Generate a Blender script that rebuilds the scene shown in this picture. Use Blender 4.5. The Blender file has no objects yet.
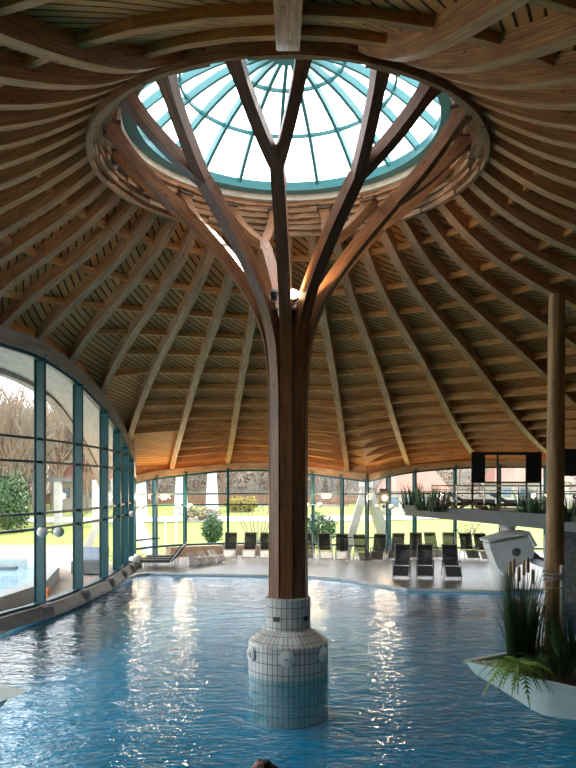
import bpy, math, random
from mathutils import Vector, Matrix
sc = bpy.context.scene
COL = sc.collection
R = math.radians
PI = math.pi
rnd = random.Random(7)
H = 3.72          # eye height above the water
YC = -14.5        # camera y; the timber column stands at the origin
F = 724.0
HY = 485.0

def at(px, py, d):
    """point seen at a pixel, d metres away"""
    return Vector(((px-288)*d/F, YC+d, H+(HY-py)*d/F))
def on(px, py, z):
    d = F*(H-z)/(py-HY)
    return at(px, py, d)

# ------------------------------------------------------------------ materials
def newmat(name):
    m = bpy.data.materials.new(name); m.use_nodes = True
    nt = m.node_tree; nt.nodes.clear()
    out = nt.nodes.new('ShaderNodeOutputMaterial')
    return m, nt, out
def nd(nt, t, **kw):
    n = nt.nodes.new(t)
    for k, v in kw.items(): setattr(n, k, v)
    return n
def plain(name, col, rough=.6, metal=0, noise=.12, scale=6, bump=0, emit=None, es=0, spec=.5):
    m, nt, out = newmat(name)
    b = nd(nt, 'ShaderNodeBsdfPrincipled')
    b.inputs['Roughness'].default_value = rough
    b.inputs['Metallic'].default_value = metal
    b.inputs['Specular IOR Level'].default_value = spec
    tc = nd(nt, 'ShaderNodeTexCoord')
    nz = nd(nt, 'ShaderNodeTexNoise'); nz.inputs['Scale'].default_value = scale; nz.inputs['Detail'].default_value = 5
    nt.links.new(tc.outputs['Object'], nz.inputs['Vector'])
    rp = nd(nt, 'ShaderNodeValToRGB')
    rp.color_ramp.elements[0].position = .3; rp.color_ramp.elements[1].position = .7
    rp.color_ramp.elements[0].color = tuple(c*(1-noise) for c in col)+(1,)
    rp.color_ramp.elements[1].color = tuple(min(1, c*(1+noise)) for c in col)+(1,)
    nt.links.new(nz.outputs['Fac'], rp.inputs['Fac'])
    nt.links.new(rp.outputs['Color'], b.inputs['Base Color'])
    if bump:
        bp = nd(nt, 'ShaderNodeBump'); bp.inputs['Strength'].default_value = bump; bp.inputs['Distance'].default_value = .03
        nt.links.new(nz.outputs['Fac'], bp.inputs['Height']); nt.links.new(bp.outputs['Normal'], b.inputs['Normal'])
    if emit:
        b.inputs['Emission Color'].default_value = tuple(emit)+(1,); b.inputs['Emission Strength'].default_value = es
    nt.links.new(b.outputs[0], out.inputs[0])
    return m
def wood(name, c0, c1, rough=.5, gscale=1.0, lam=0, knots=True, spec=.35):
    """timber whose grain runs along UV.x (metres); lam = lamella height in UV.y"""
    m, nt, out = newmat(name)
    b = nd(nt, 'ShaderNodeBsdfPrincipled'); b.inputs['Roughness'].default_value = rough
    b.inputs['Specular IOR Level'].default_value = spec
    uv = nd(nt, 'ShaderNodeUVMap')
    mp = nd(nt, 'ShaderNodeMapping'); mp.inputs['Scale'].default_value = (1.2*gscale, 26*gscale, 1)
    nt.links.new(uv.outputs[0], mp.inputs[0])
    n1 = nd(nt, 'ShaderNodeTexNoise'); n1.inputs['Scale'].default_value = 1.0; n1.inputs['Detail'].default_value = 8; n1.inputs['Roughness'].default_value = .65; n1.inputs['Distortion'].default_value = .6
    nt.links.new(mp.outputs[0], n1.inputs['Vector'])
    rp = nd(nt, 'ShaderNodeValToRGB')
    e = rp.color_ramp.elements
    e[0].position = .3; e[0].color = tuple(c0)+(1,)
    e[1].position = .68; e[1].color = tuple(c1)+(1,)
    nt.links.new(n1.outputs['Fac'], rp.inputs['Fac'])
    col = rp.outputs['Color']; hgt = n1.outputs['Fac']
    # broad patches and knots
    mp2 = nd(nt, 'ShaderNodeMapping'); mp2.inputs['Scale'].default_value = (.9, 5, 1)
    nt.links.new(uv.outputs[0], mp2.inputs[0])
    n2 = nd(nt, 'ShaderNodeTexNoise'); n2.inputs['Scale'].default_value = 1.3; n2.inputs['Detail'].default_value = 3
    nt.links.new(mp2.outputs[0], n2.inputs['Vector'])
    r2 = nd(nt, 'ShaderNodeValToRGB'); r2.color_ramp.elements[0].position = .35; r2.color_ramp.elements[0].color = (.62, .58, .55, 1); r2.color_ramp.elements[1].position = .6; r2.color_ramp.elements[1].color = (1, 1, 1, 1)
    nt.links.new(n2.outputs['Fac'], r2.inputs['Fac'])
    mx = nd(nt, 'ShaderNodeMixRGB', blend_type='MULTIPLY'); mx.inputs[0].default_value = .75
    nt.links.new(col, mx.inputs[1]); nt.links.new(r2.outputs['Color'], mx.inputs[2]); col = mx.outputs[0]
    if knots:
        mp3 = nd(nt, 'ShaderNodeMapping'); mp3.inputs['Scale'].default_value = (2.6, 7, 1)
        nt.links.new(uv.outputs[0], mp3.inputs[0])
        vo = nd(nt, 'ShaderNodeTexVoronoi'); vo.inputs['Scale'].default_value = 1.0
        nt.links.new(mp3.outputs[0], vo.inputs['Vector'])
        r3 = nd(nt, 'ShaderNodeValToRGB'); r3.color_ramp.elements[0].position = .06; r3.color_ramp.elements[0].color = (.22, .14, .09, 1); r3.color_ramp.elements[1].position = .17; r3.color_ramp.elements[1].color = (1, 1, 1, 1)
        nt.links.new(vo.outputs['Distance'], r3.inputs['Fac'])
        mx3 = nd(nt, 'ShaderNodeMixRGB', blend_type='MULTIPLY'); mx3.inputs[0].default_value = .8
        nt.links.new(col, mx3.inputs[1]); nt.links.new(r3.outputs['Color'], mx3.inputs[2]); col = mx3.outputs[0]
    if lam:
        sp = nd(nt, 'ShaderNodeSeparateXYZ'); nt.links.new(uv.outputs[0], sp.inputs[0])
        dv = nd(nt, 'ShaderNodeMath', operation='DIVIDE'); dv.inputs[1].default_value = lam; nt.links.new(sp.outputs['Y'], dv.inputs[0])
        fr = nd(nt, 'ShaderNodeMath', operation='FRACT'); nt.links.new(dv.outputs[0], fr.inputs[0])
        gt = nd(nt, 'ShaderNodeMath', operation='GREATER_THAN'); gt.inputs[1].default_value = .1; nt.links.new(fr.outputs[0], gt.inputs[0])
        r4 = nd(nt, 'ShaderNodeValToRGB'); r4.color_ramp.elements[0].color = (.35, .3, .27, 1); r4.color_ramp.elements[1].color = (1, 1, 1, 1)
        nt.links.new(gt.outputs[0], r4.inputs['Fac'])
        mx4 = nd(nt, 'ShaderNodeMixRGB', blend_type='MULTIPLY'); mx4.inputs[0].default_value = .8
        nt.links.new(col, mx4.inputs[1]); nt.links.new(r4.outputs['Color'], mx4.inputs[2]); col = mx4.outputs[0]
    nt.links.new(col, b.inputs['Base Color'])
    bp = nd(nt, 'ShaderNodeBump'); bp.inputs['Strength'].default_value = .35; bp.inputs['Distance'].default_value = .01
    nt.links.new(hgt, bp.inputs['Height']); nt.links.new(bp.outputs['Normal'], b.inputs['Normal'])
    nt.links.new(b.outputs[0], out.inputs[0])
    return m
def boards(name, c0, c1, width=.18):
    """deck boards: UV.x counts across the boards in metres, UV.y along them"""
    m, nt, out = newmat(name)
    b = nd(nt, 'ShaderNodeBsdfPrincipled'); b.inputs['Roughness'].default_value = .6; b.inputs['Specular IOR Level'].default_value = .25
    uv = nd(nt, 'ShaderNodeUVMap')
    sp = nd(nt, 'ShaderNodeSeparateXYZ'); nt.links.new(uv.outputs[0], sp.inputs[0])
    dv = nd(nt, 'ShaderNodeMath', operation='DIVIDE'); dv.inputs[1].default_value = width; nt.links.new(sp.outputs['X'], dv.inputs[0])
    fr = nd(nt, 'ShaderNodeMath', operation='FRACT'); nt.links.new(dv.outputs[0], fr.inputs[0])
    fl = nd(nt, 'ShaderNodeMath', operation='FLOOR'); nt.links.new(dv.outputs[0], fl.inputs[0])
    wn = nd(nt, 'ShaderNodeTexWhiteNoise', noise_dimensions='1D'); nt.links.new(fl.outputs[0], wn.inputs['W'])
    rp = nd(nt, 'ShaderNodeValToRGB'); rp.color_ramp.elements[0].color = tuple(c0)+(1,); rp.color_ramp.elements[1].color = tuple(c1)+(1,)
    mp = nd(nt, 'ShaderNodeMapping'); mp.inputs['Scale'].default_value = (30, 1.2, 1); nt.links.new(uv.outputs[0], mp.inputs[0])
    n1 = nd(nt, 'ShaderNodeTexNoise'); n1.inputs['Scale'].default_value = 1; n1.inputs['Detail'].default_value = 5; nt.links.new(mp.outputs[0], n1.inputs['Vector'])
    ad = nd(nt, 'ShaderNodeMath', operation='ADD'); nt.links.new(wn.outputs['Value'], ad.inputs[0]); nt.links.new(n1.outputs['Fac'], ad.inputs[1])
    hf = nd(nt, 'ShaderNodeMath', operation='MULTIPLY'); hf.inputs[1].default_value = .5; nt.links.new(ad.outputs[0], hf.inputs[0])
    nt.links.new(hf.outputs[0], rp.inputs['Fac'])
    # the open joint between two boards
    r2 = nd(nt, 'ShaderNodeValToRGB'); r2.color_ramp.interpolation = 'LINEAR'
    e = r2.color_ramp.elements; e[0].position = 0; e[0].color = (.05, .035, .025, 1); e[1].position = .25; e[1].color = (1, 1, 1, 1)
    k = e.new(.15); k.color = (.06, .04, .03, 1)
    nt.links.new(fr.outputs[0], r2.inputs['Fac'])
    mx = nd(nt, 'ShaderNodeMixRGB', blend_type='MULTIPLY'); mx.inputs[0].default_value = 1
    nt.links.new(rp.outputs['Color'], mx.inputs[1]); nt.links.new(r2.outputs['Color'], mx.inputs[2])
    nt.links.new(mx.outputs[0], b.inputs['Base Color'])
    bp = nd(nt, 'ShaderNodeBump'); bp.inputs['Strength'].default_value = .8; bp.inputs['Distance'].default_value = .03
    nt.links.new(r2.outputs['Color'], bp.inputs['Height']); nt.links.new(bp.outputs['Normal'], b.inputs['Normal'])
    nt.links.new(b.outputs[0], out.inputs[0])
    return m
def tiles(name, c, grout, w, h, rough=.2, vary=.08, offset=0, mortar=.012):
    m, nt, out = newmat(name)
    b = nd(nt, 'ShaderNodeBsdfPrincipled'); b.inputs['Roughness'].default_value = rough
    uv = nd(nt, 'ShaderNodeUVMap')
    br = nd(nt, 'ShaderNodeTexBrick'); br.offset = offset; br.squash = 1
    br.inputs['Scale'].default_value = 1
    br.inputs['Brick Width'].default_value = w; br.inputs['Row Height'].default_value = h
    br.inputs['Mortar Size'].default_value = mortar; br.inputs['Mortar Smooth'].default_value = .1
    br.inputs['Color1'].default_value = tuple(x*(1-vary) for x in c)+(1,)
    br.inputs['Color2'].default_value = tuple(min(1, x*(1+vary)) for x in c)+(1,)
    br.inputs['Mortar'].default_value = tuple(grout)+(1,)
    nt.links.new(uv.outputs[0], br.inputs['Vector'])
    nt.links.new(br.outputs['Color'], b.inputs['Base Color'])
    bp = nd(nt, 'ShaderNodeBump'); bp.inputs['Strength'].default_value = .5; bp.inputs['Distance'].default_value = .01; bp.invert = True
    nt.links.new(br.outputs['Fac'], bp.inputs['Height']); nt.links.new(bp.outputs['Normal'], b.inputs['Normal'])
    nt.links.new(b.outputs[0], out.inputs[0])
    return m
def glassmat(name, tint=(.93, .97, .97), refl=.5):
    m, nt, out = newmat(name)
    tr = nd(nt, 'ShaderNodeBsdfTransparent'); tr.inputs[0].default_value = tuple(tint)+(1,)
    gl = nd(nt, 'ShaderNodeBsdfGlossy'); gl.inputs['Roughness'].default_value = .02; gl.inputs[0].default_value = (.9, .95, .95, 1)
    fr = nd(nt, 'ShaderNodeLayerWeight'); fr.inputs['Blend'].default_value = .5
    pw = nd(nt, 'ShaderNodeMath', operation='POWER'); pw.inputs[1].default_value = 5; nt.links.new(fr.outputs['Facing'], pw.inputs[0])
    sc_ = nd(nt, 'ShaderNodeMath', operation='MULTIPLY_ADD'); sc_.inputs[1].default_value = .95; sc_.inputs[2].default_value = .05; nt.links.new(pw.outputs[0], sc_.inputs[0])
    ml = nd(nt, 'ShaderNodeMath', operation='MULTIPLY'); ml.inputs[1].default_value = refl; nt.links.new(sc_.outputs[0], ml.inputs[0])
    mx = nd(nt, 'ShaderNodeMixShader'); nt.links.new(ml.outputs[0], mx.inputs[0]); nt.links.new(tr.outputs[0], mx.inputs[1]); nt.links.new(gl.outputs[0], mx.inputs[2])
    nt.links.new(mx.outputs[0], out.inputs[0])
    return m
def watermat(name, tint, s1=2.2, s2=7, st=.5):
    m, nt, out = newmat(name)
    tc = nd(nt, 'ShaderNodeTexCoord')
    mp = nd(nt, 'ShaderNodeMapping'); mp.inputs['Scale'].default_value = (1, 1.7, 1); mp.inputs['Rotation'].default_value = (0, 0, .25)
    nt.links.new(tc.outputs['Object'], mp.inputs[0])
    a = nd(nt, 'ShaderNodeTexNoise'); a.inputs['Scale'].default_value = s1; a.inputs['Detail'].default_value = 4; a.inputs['Roughness'].default_value = .55; a.inputs['Distortion'].default_value = .7
    b2 = nd(nt, 'ShaderNodeTexNoise'); b2.inputs['Scale'].default_value = s2; b2.inputs['Detail'].default_value = 2; b2.inputs['Distortion'].default_value = .5
    nt.links.new(mp.outputs[0], a.inputs['Vector']); nt.links.new(mp.outputs[0], b2.inputs['Vector'])
    q = nd(nt, 'ShaderNodeMath', operation='MULTIPLY_ADD'); q.inputs[1].default_value = .3
    nt.links.new(b2.outputs['Fac'], q.inputs[0]); nt.links.new(a.outputs['Fac'], q.inputs[2])
    bp = nd(nt, 'ShaderNodeBump'); bp.inputs['Strength'].default_value = st; bp.inputs['Distance'].default_value = .25
    nt.links.new(q.outputs[0], bp.inputs['Height'])
    tr = nd(nt, 'ShaderNodeBsdfTransparent'); tr.inputs[0].default_value = tuple(tint)+(1,)
    gl = nd(nt, 'ShaderNodeBsdfGlossy'); gl.inputs['Roughness'].default_value = .03; gl.inputs[0].default_value = (1, 1, 1, 1)
    nt.links.new(bp.outputs['Normal'], gl.inputs['Normal'])
    fr = nd(nt, 'ShaderNodeLayerWeight'); fr.inputs['Blend'].default_value = .5
    pw = nd(nt, 'ShaderNodeMath', operation='POWER'); pw.inputs[1].default_value = 5; nt.links.new(fr.outputs['Facing'], pw.inputs[0]); nt.links.new(bp.outputs['Normal'], fr.inputs['Normal'])
    sc_ = nd(nt, 'ShaderNodeMath', operation='MULTIPLY_ADD'); sc_.inputs[1].default_value = .96; sc_.inputs[2].default_value = .04; nt.links.new(pw.outputs[0], sc_.inputs[0])
    pw.inputs[1].default_value = 4.0; ml = sc_
    mx = nd(nt, 'ShaderNodeMixShader'); nt.links.new(ml.outputs[0], mx.inputs[0]); nt.links.new(tr.outputs[0], mx.inputs[1]); nt.links.new(gl.outputs[0], mx.inputs[2])
    nt.links.new(mx.outputs[0], out.inputs[0])
    return m

M = {}
M['rib'] = wood('rib_pine', (.38, .165, .065), (.84, .45, .21), lam=.045)
M['purlin'] = wood('purlin_pine', (.52, .22, .065), (.90, .43, .14))
M['deck'] = boards('deck_boards', (.46, .18, .045), (.84, .38, .11))
M['shell'] = plain('roof_shell', (.12, .12, .12), .9)
M['stem'] = wood('stem_glulam', (.12, .045, .018), (.36, .155, .065), rough=.38, lam=.05)
M['core'] = plain('core_dark_timber', (.07, .035, .02), .6)
M['ring'] = wood('ring_blocks', (.22, .10, .045), (.62, .34, .17), gscale=.8)
M['cream'] = plain('cream_trim', (.72, .66, .55), .6)
M['beam'] = wood('eave_glulam', (.42, .27, .14), (.68, .48, .28), lam=.05)
M['arch'] = wood('weathered_arch', (.30, .25, .21), (.50, .42, .35), lam=.05)
M['teal'] = plain('teal_steel', (.006, .075, .09), .35, noise=.06)
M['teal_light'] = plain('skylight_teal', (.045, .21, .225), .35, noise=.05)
M['dark_line'] = plain('dark_seal', (.02, .03, .035), .5)
M['glass'] = glassmat('window_glass')
M['glass_roof'] = glassmat('skylight_glass', (.97, .98, .98), .25)
M['tile_white'] = tiles('white_tiles', (.62, .61, .56), (.10, .09, .08), .105, .2, mortar=.006)
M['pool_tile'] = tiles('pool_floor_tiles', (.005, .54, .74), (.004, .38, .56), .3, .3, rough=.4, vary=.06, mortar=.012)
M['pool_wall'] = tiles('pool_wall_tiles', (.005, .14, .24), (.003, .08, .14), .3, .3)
M['water'] = watermat('pool_water', (.36, .81, .93), 1.3, 5.5, st=.24)
M['water2'] = watermat('outdoor_pool_water', (.6, .88, .95), 3, 8, .2)
M['pool_out'] = plain('outdoor_pool_floor', (.16, .36, .52), .5)
M['deckfloor'] = plain('deck_stone', (.27, .25, .23), .28, noise=.12, scale=3)
M['curb'] = plain('curb_concrete', (.20, .185, .17), .5, noise=.2, scale=5)
M['edge'] = plain('pool_edge_stone', (.55, .55, .53), .4)
M['plaster'] = plain('white_plaster', (.75, .73, .68), .8)
M['wall_dark'] = plain('wall_dark_timber', (.13, .09, .06), .8)  # unseen hall walls, made opaque and dark to deepen contrast on the ribs
M['concrete'] = plain('white_concrete', (.78, .78, .75), .6, noise=.06, scale=3)
M['concrete_out'] = plain('darkened_white_concrete', (.42, .41, .38), .7, noise=.08, scale=3)  # same white concrete, colour darkened to offset the bright outdoor exposure
M['grey_concrete'] = plain('grey_concrete', (.11, .12, .125), .6, noise=.1, scale=3)
M['mint'] = plain('mint_concrete', (.72, .84, .76), .45, noise=.06, scale=2)
M['soil'] = plain('dark_soil', (.035, .025, .018), .95, noise=.4, scale=30, bump=.5)
M['sand'] = plain('pale_gravel', (.85, .74, .60), .9, noise=.45, scale=45, bump=.8)
def meshfab(name, col, op):
    m = plain(name, col, .7, noise=.3, scale=60); nt = m.node_tree
    out = [n for n in nt.nodes if n.type == 'OUTPUT_MATERIAL'][0]; b = [n for n in nt.nodes if n.type == 'BSDF_PRINCIPLED'][0]
    b.inputs['Alpha'].default_value = op; return m
M['log'] = wood('log_pole_wood', (.26, .13, .05), (.62, .38, .18), gscale=.6)
M['steel'] = plain('steel_tube', (.6, .6, .58), .25, metal=.9, noise=.03)
M['white_metal'] = plain('white_metal', (.7, .7, .7), .4)
M['rope'] = plain('pale_rope', (.6, .56, .48), .8)
M['black'] = plain('black_panel', (.012, .012, .012), .4, noise=.1)
M['lfab'] = meshfab('dark_mesh_fabric', (.02, .022, .026), .82)
M['lfab2'] = meshfab('grey_mesh_fabric', (.05, .053, .056), .66)
M['pale_fab'] = plain('pale_fabric', (.62, .60, .56), .8)
M['lframe'] = plain('silver_frame', (.42, .43, .43), .35, metal=.5)
M['blue_pad'] = plain('grey_blue_pad', (.30, .36, .44), .7)
M['lawn'] = plain('lawn_grass', (.15, .18, .025), .9, noise=.28, scale=.9, bump=.3)
M['path'] = plain('gravel_path', (.42, .38, .33), .9)
M['terrace'] = plain('terrace_paving', (.36, .255, .18), .8, noise=.12, scale=3)
M['hill'] = plain('woodland_ground', (.10, .075, .05), .95, noise=.4, scale=.5)
M['bark'] = plain('bare_bark', (.20, .165, .13), .9)
M['bark2'] = plain('reddish_bark', (.22, .15, .10), .9)
M['ever'] = plain('evergreen_leaf', (.03, .075, .02), .7, noise=.5, scale=8)
M['gold'] = plain('golden_leaf', (.26, .19, .03), .7, noise=.4, scale=8)
M['brush'] = plain('brown_twigs', (.17, .12, .08), .9, noise=.4, scale=8)
M['reed'] = plain('reed_leaf', (.06, .13, .05), .5, noise=.35, scale=12)
M['cattail'] = plain('cattail_head', (.62, .42, .25), .9)
M['fern'] = plain('fern_leaf', (.20, .36, .05), .5, noise=.35, scale=12)
M['skin'] = plain('skin', (.62, .36, .25), .5, noise=.05)
M['hair'] = plain('wet_dark_hair', (.02, .012, .008), .3)
M['suit'] = plain('dark_swimsuit', (.012, .012, .02), .4)
M['globe'] = plain('frosted_globe', (.85, .83, .78), .25)
M['lamp_on'] = plain('lit_lamp', (1, .9, .7), .5, emit=(1, .82, .5), es=14)
M['lens'] = plain('dark_lens', (.03, .035, .04), .1)
M['roof_red'] = plain('red_roof_tiles', (.24, .10, .07), .8, noise=.3, scale=8)
M['house'] = plain('house_render', (.36, .32, .27), .8)
M['house_glass'] = plain('house_window', (.12, .16, .2), .15)
M['fence'] = plain('fence_boards', (.18, .10, .06), .9)
M['bench'] = plain('bench_stone', (.42, .32, .22), .6)
M['orange'] = plain('orange_lamp', (.9, .25, .05), .4)
M['stone'] = plain('rough_stone', (.28, .26, .24), .9, noise=.4, scale=9, bump=.6)
M['branch'] = plain('driftwood', (.26, .15, .09), .8)

# ------------------------------------------------------------------ mesh builder
class MB:
    def __init__(s): s.v = []; s.f = []; s.uv = []
    def quad(s, pts, uvs=None):
        i = len(s.v); s.v += [Vector(p) for p in pts]; s.f.append(tuple(range(i, i+len(pts))))
        s.uv.append(uvs if uvs else [(p[0]+p[1], p[2]+p[1]*.3) for p in s.v[i:]])
        return s
    def box(s, c, size, rz=0, rx=0, ry=0):
        m = Matrix.Translation(Vector(c)) @ Matrix.Rotation(rz, 4, 'Z') @ Matrix.Rotation(ry, 4, 'Y') @ Matrix.Rotation(rx, 4, 'X')
        hx, hy, hz = size[0]/2, size[1]/2, size[2]/2
        P = [(x*hx, y*hy, z*hz) for z in (-1, 1) for y in (-1, 1) for x in (-1, 1)]
        ax = 0 if hx >= hy and hx >= hz else (1 if hy >= hz else 2)
        for q in ((0, 2, 3, 1), (4, 5, 7, 6), (0, 1, 5, 4), (2, 6, 7, 3), (0, 4, 6, 2), (1, 3, 7, 5)):
            pl = [P[k] for k in q]
            oth = [a for a in range(3) if a != ax]
            def uvf(p): 
                return (p[ax]+c[0]*.37+c[1]*.73, p[oth[0]]+p[oth[1]]+c[0]*1.7+c[2]*.6)
            s.quad([m @ Vector(p) for p in pl], [uvf(p) for p in pl])
        return s
    def tube(s, pts, rad, n=8, cap=True):
        pts = [Vector(p) for p in pts]
        if not hasattr(rad, '__len__'): rad = [rad]*len(pts)
        rings = []; L = 0; us = []
        up = Vector((0, 0, 1))
        for i, p in enumerate(pts):
            t = (pts[min(i+1, len(pts)-1)]-pts[max(i-1, 0)]).normalized()
            a = t.cross(up)
            if a.length < .05: a = t.cross(Vector((0, 1, 0)))
            a.normalize(); b = a.cross(t).normalized()
            if i: L += (p-pts[i-1]).length
            us.append(L)
            rings.append([p+(a*math.cos(2*PI*k/n)+b*math.sin(2*PI*k/n))*rad[i] for k in range(n)])
        for i in range(len(pts)-1):
            for k in range(n):
                k2 = (k+1) % n; c = 2*PI*rad[0]/n
                s.quad([rings[i][k], rings[i][k2], rings[i+1][k2], rings[i+1][k]], [(us[i], k*c), (us[i], (k+1)*c), (us[i+1], (k+1)*c), (us[i+1], k*c)])
        if cap: s.quad(rings[0][::-1]); s.quad(rings[-1])
        return s
    def sweep(s, pts, w, h, side=None, cap=True, u0=0):
        """rectangle w (along side) x h (other way), centred on pts; side: fixed vector, list or None"""
        pts = [Vector(p) for p in pts]; n = len(pts)
        W = w if hasattr(w, '__len__') else [w]*n
        Hh = h if hasattr(h, '__len__') else [h]*n
        rings = []; L = u0; us = []
        for i, p in enumerate(pts):
            t = (pts[min(i+1, n-1)]-pts[max(i-1, 0)]).normalized()
            sd = side[i] if isinstance(side, list) else side
            a = Vector(sd) if sd is not None else t.cross(Vector((0, 0, 1)))
            a = (a-t*a.dot(t)).normalized(); b = t.cross(a).normalized()
            if (b.z < -.02 if not i else b.dot(pb_) < 0): b = -b
            pb_ = b
            if i: L += (p-pts[i-1]).length
            us.append(L)
            rings.append([p-a*W[i]/2-b*Hh[i]/2, p+a*W[i]/2-b*Hh[i]/2, p+a*W[i]/2+b*Hh[i]/2, p-a*W[i]/2+b*Hh[i]/2])
        vv = [0, W[0], W[0]+Hh[0], 2*W[0]+Hh[0], 2*W[0]+2*Hh[0]]
        for i in range(n-1):
            for k in range(4):
                k2 = (k+1) % 4
                s.quad([rings[i][k], rings[i][k2], rings[i+1][k2], rings[i+1][k]], [(us[i], vv[k]), (us[i], vv[k+1]), (us[i+1], vv[k+1]), (us[i+1], vv[k])])
        if cap: s.quad(rings[0][::-1]); s.quad(rings[-1])
        return s
    def lathe(s, prof, n=48, c=(0, 0, 0), closed=False, flip=False):
        c = Vector(c); L = 0
        P = prof+[prof[0]] if closed else prof
        for i in range(len(P)-1):
            (r0, z0), (r1, z1) = P[i], P[i+1]
            dl = math.hypot(r1-r0, z1-z0); rr = max(r0, r1)
            for k in range(n):
                a0, a1 = 2*PI*k/n, 2*PI*(k+1)/n
                q = [c+Vector((r0*math.cos(a0), r0*math.sin(a0), z0)), c+Vector((r0*math.cos(a1), r0*math.sin(a1), z0)),
                     c+Vector((r1*math.cos(a1), r1*math.sin(a1), z1)), c+Vector((r1*math.cos(a0), r1*math.sin(a0), z1))]
                uv = [(a0*rr, L), (a1*rr, L), (a1*rr, L+dl), (a0*rr, L+dl)]
                if r0 < 1e-6: q = [q[0], q[2], q[3]]; uv = [uv[0], uv[2], uv[3]]
                elif r1 < 1e-6: q = [q[0], q[1], q[2]]; uv = uv[:3]
                s.quad(q, uv)
            L += dl
        return s
    def ball(s, c, r, n=14, sz=(1, 1, 1), jit=0):
        m = n//2; c = Vector(c)
        def p(i, k):
            t = PI*i/m; a = 2*PI*k/n
            return c+Vector((r*sz[0]*math.sin(t)*math.cos(a), r*sz[1]*math.sin(t)*math.sin(a), r*sz[2]*math.cos(t)))
        for i in range(m):
            for k in range(n):
                if i == 0: s.quad([p(0, 0), p(1, k), p(1, k+1)])
                elif i == m-1: s.quad([p(i, k), p(m, 0), p(i, k+1)])
                else: s.quad([p(i, k), p(i+1, k), p(i+1, k+1), p(i, k+1)])
        return s
    def build(s, name, mat, parent=None, smooth=False, **tags):
        off = world_of(parent) if parent else Vector((0, 0, 0))
        me = bpy.data.meshes.new(name)
        key = {}; vs = []; fs = []; keep = []
        for fi, f in enumerate(s.f):
            idx = []; us = []
            for j, i in enumerate(f):
                p = s.v[i]-off; kk = (round(p.x, 4), round(p.y, 4), round(p.z, 4))
                if kk not in key: key[kk] = len(vs); vs.append(p)
                if key[kk] not in idx: idx.append(key[kk]); us.append(s.uv[fi][j])
            if len(idx) > 2: fs.append(idx); keep.append(us)
        me.from_pydata(vs, [], fs)
        ul = me.uv_layers.new(name='UVMap')
        flat = [c for u in keep for t in u for c in t]
        ul.data.foreach_set('uv', flat)
        me.materials.append(mat)
        if smooth: me.polygons.foreach_set('use_smooth', [True]*len(me.polygons))
        me.update()
        o = bpy.data.objects.new(name, me); COL.objects.link(o)
        if parent: o.parent = parent
        for k, v in tags.items(): o[k] = v
        return o
def world_of(o):
    v = Vector((0, 0, 0))
    while o: v = v+o.location; o = o.parent
    return v
def tag(o, label=None, cat=None, group=None, kind=None):
    if label: o['label'] = label
    if cat: o['category'] = cat
    if group: o['group'] = group
    if kind: o['kind'] = kind
    return o
def empty(name, loc, label=None, cat=None, group=None, kind=None):
    o = bpy.data.objects.new(name, None); COL.objects.link(o); o.location = loc; o.empty_display_size = .2
    return tag(o, label, cat, group, kind)
def copy_tree(o, parent=None):
    c = o.copy(); COL.objects.link(c)
    if parent: c.parent = parent
    for ch in [x for x in bpy.data.objects if x.parent == o]: copy_tree(ch, c)
    return c
ORD = ['first', 'second', 'third', 'fourth', 'fifth', 'sixth', 'seventh', 'eighth', 'ninth', 'tenth', 'eleventh', 'twelfth', 'thirteenth', 'fourteenth', 'fifteenth', 'sixteenth', 'seventeenth', 'eighteenth', 'nineteenth', 'twentieth', 'twenty-first', 'twenty-second', 'twenty-third', 'twenty-fourth', 'twenty-fifth', 'twenty-sixth', 'twenty-seventh', 'twenty-eighth', 'twenty-ninth', 'thirtieth', 'thirty-first', 'thirty-second', 'thirty-third', 'thirty-fourth', 'thirty-fifth', 'thirty-sixth', 'thirty-seventh', 'thirty-eighth', 'thirty-ninth', 'fortieth']
def crom(P, m):
    """Catmull-Rom through P (tuples), m steps each"""
    out = []
    n = len(P)
    for i in range(n-1):
        p0 = P[max(i-1, 0)]; p1 = P[i]; p2 = P[i+1]; p3 = P[min(i+2, n-1)]
        for k in range(m):
            t = k/m
            out.append(tuple(.5*((2*b)+(-a+c)*t+(2*a-5*b+4*c-d)*t*t+(-a+3*b-3*c+d)*t**3) for a, b, c, d in zip(p0, p1, p2, p3)))
    out.append(tuple(P[-1])); return out

# ------------------------------------------------------------------ plan of the hall: (x, distance from camera, eave height above eye)
def pl(px, d, Z): return ((px-288)*d/F, d+YC, Z+H)
LW = [(-9.4, -9, 6.2), (-8.7, -4, 7.0), (-8.0, 0, 7.25), pl(0, 18.5, 3.62), pl(40, 20.2, 3.55), pl(78, 22.9, 3.2), pl(104, 25.7, 2.62), pl(117, 28.2, 2.1), pl(125, 30.2, 1.6), pl(130.5, 32, 1.12), pl(133, 34.5, .30)]
BL = [pl(133, 34.5, .12), pl(155, 36, .36), pl(185, 37.2, .55), pl(228, 38, .78), pl(270, 38, .80), pl(313, 37.7, .60), pl(342, 37, .40), pl(367, 36.3, .22)]
BR = [pl(367, 36.3, .22), pl(388.5, 38, .50), pl(414.6, 39, .75), pl(455, 39.5, .95), pl(500, 39.5, 1.02), pl(545, 38.7, .98), pl(592, 37, .8)]
RW = [BR[-1], (18.0, 16, 5.0), (19, 8, 5.6), (18.5, -2, 5.8), (16, -11, 5.6), (11, -18, 5.4)]
NWL = [(-9.6, -17.5, 6.0), LW[0]]
BW = [RW[-1], NWL[0]]
LWc, BLc, BRc, RWc, BWc = crom(LW, 6), crom(BL, 6), crom(BR, 6), crom(RW, 6), [BW[0], (1, -19.5, 5.4), BW[1]]
POLY = LWc+BLc[1:]+BRc[1:]+RWc[1:]+BWc[1:]+[LWc[0]]
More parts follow.
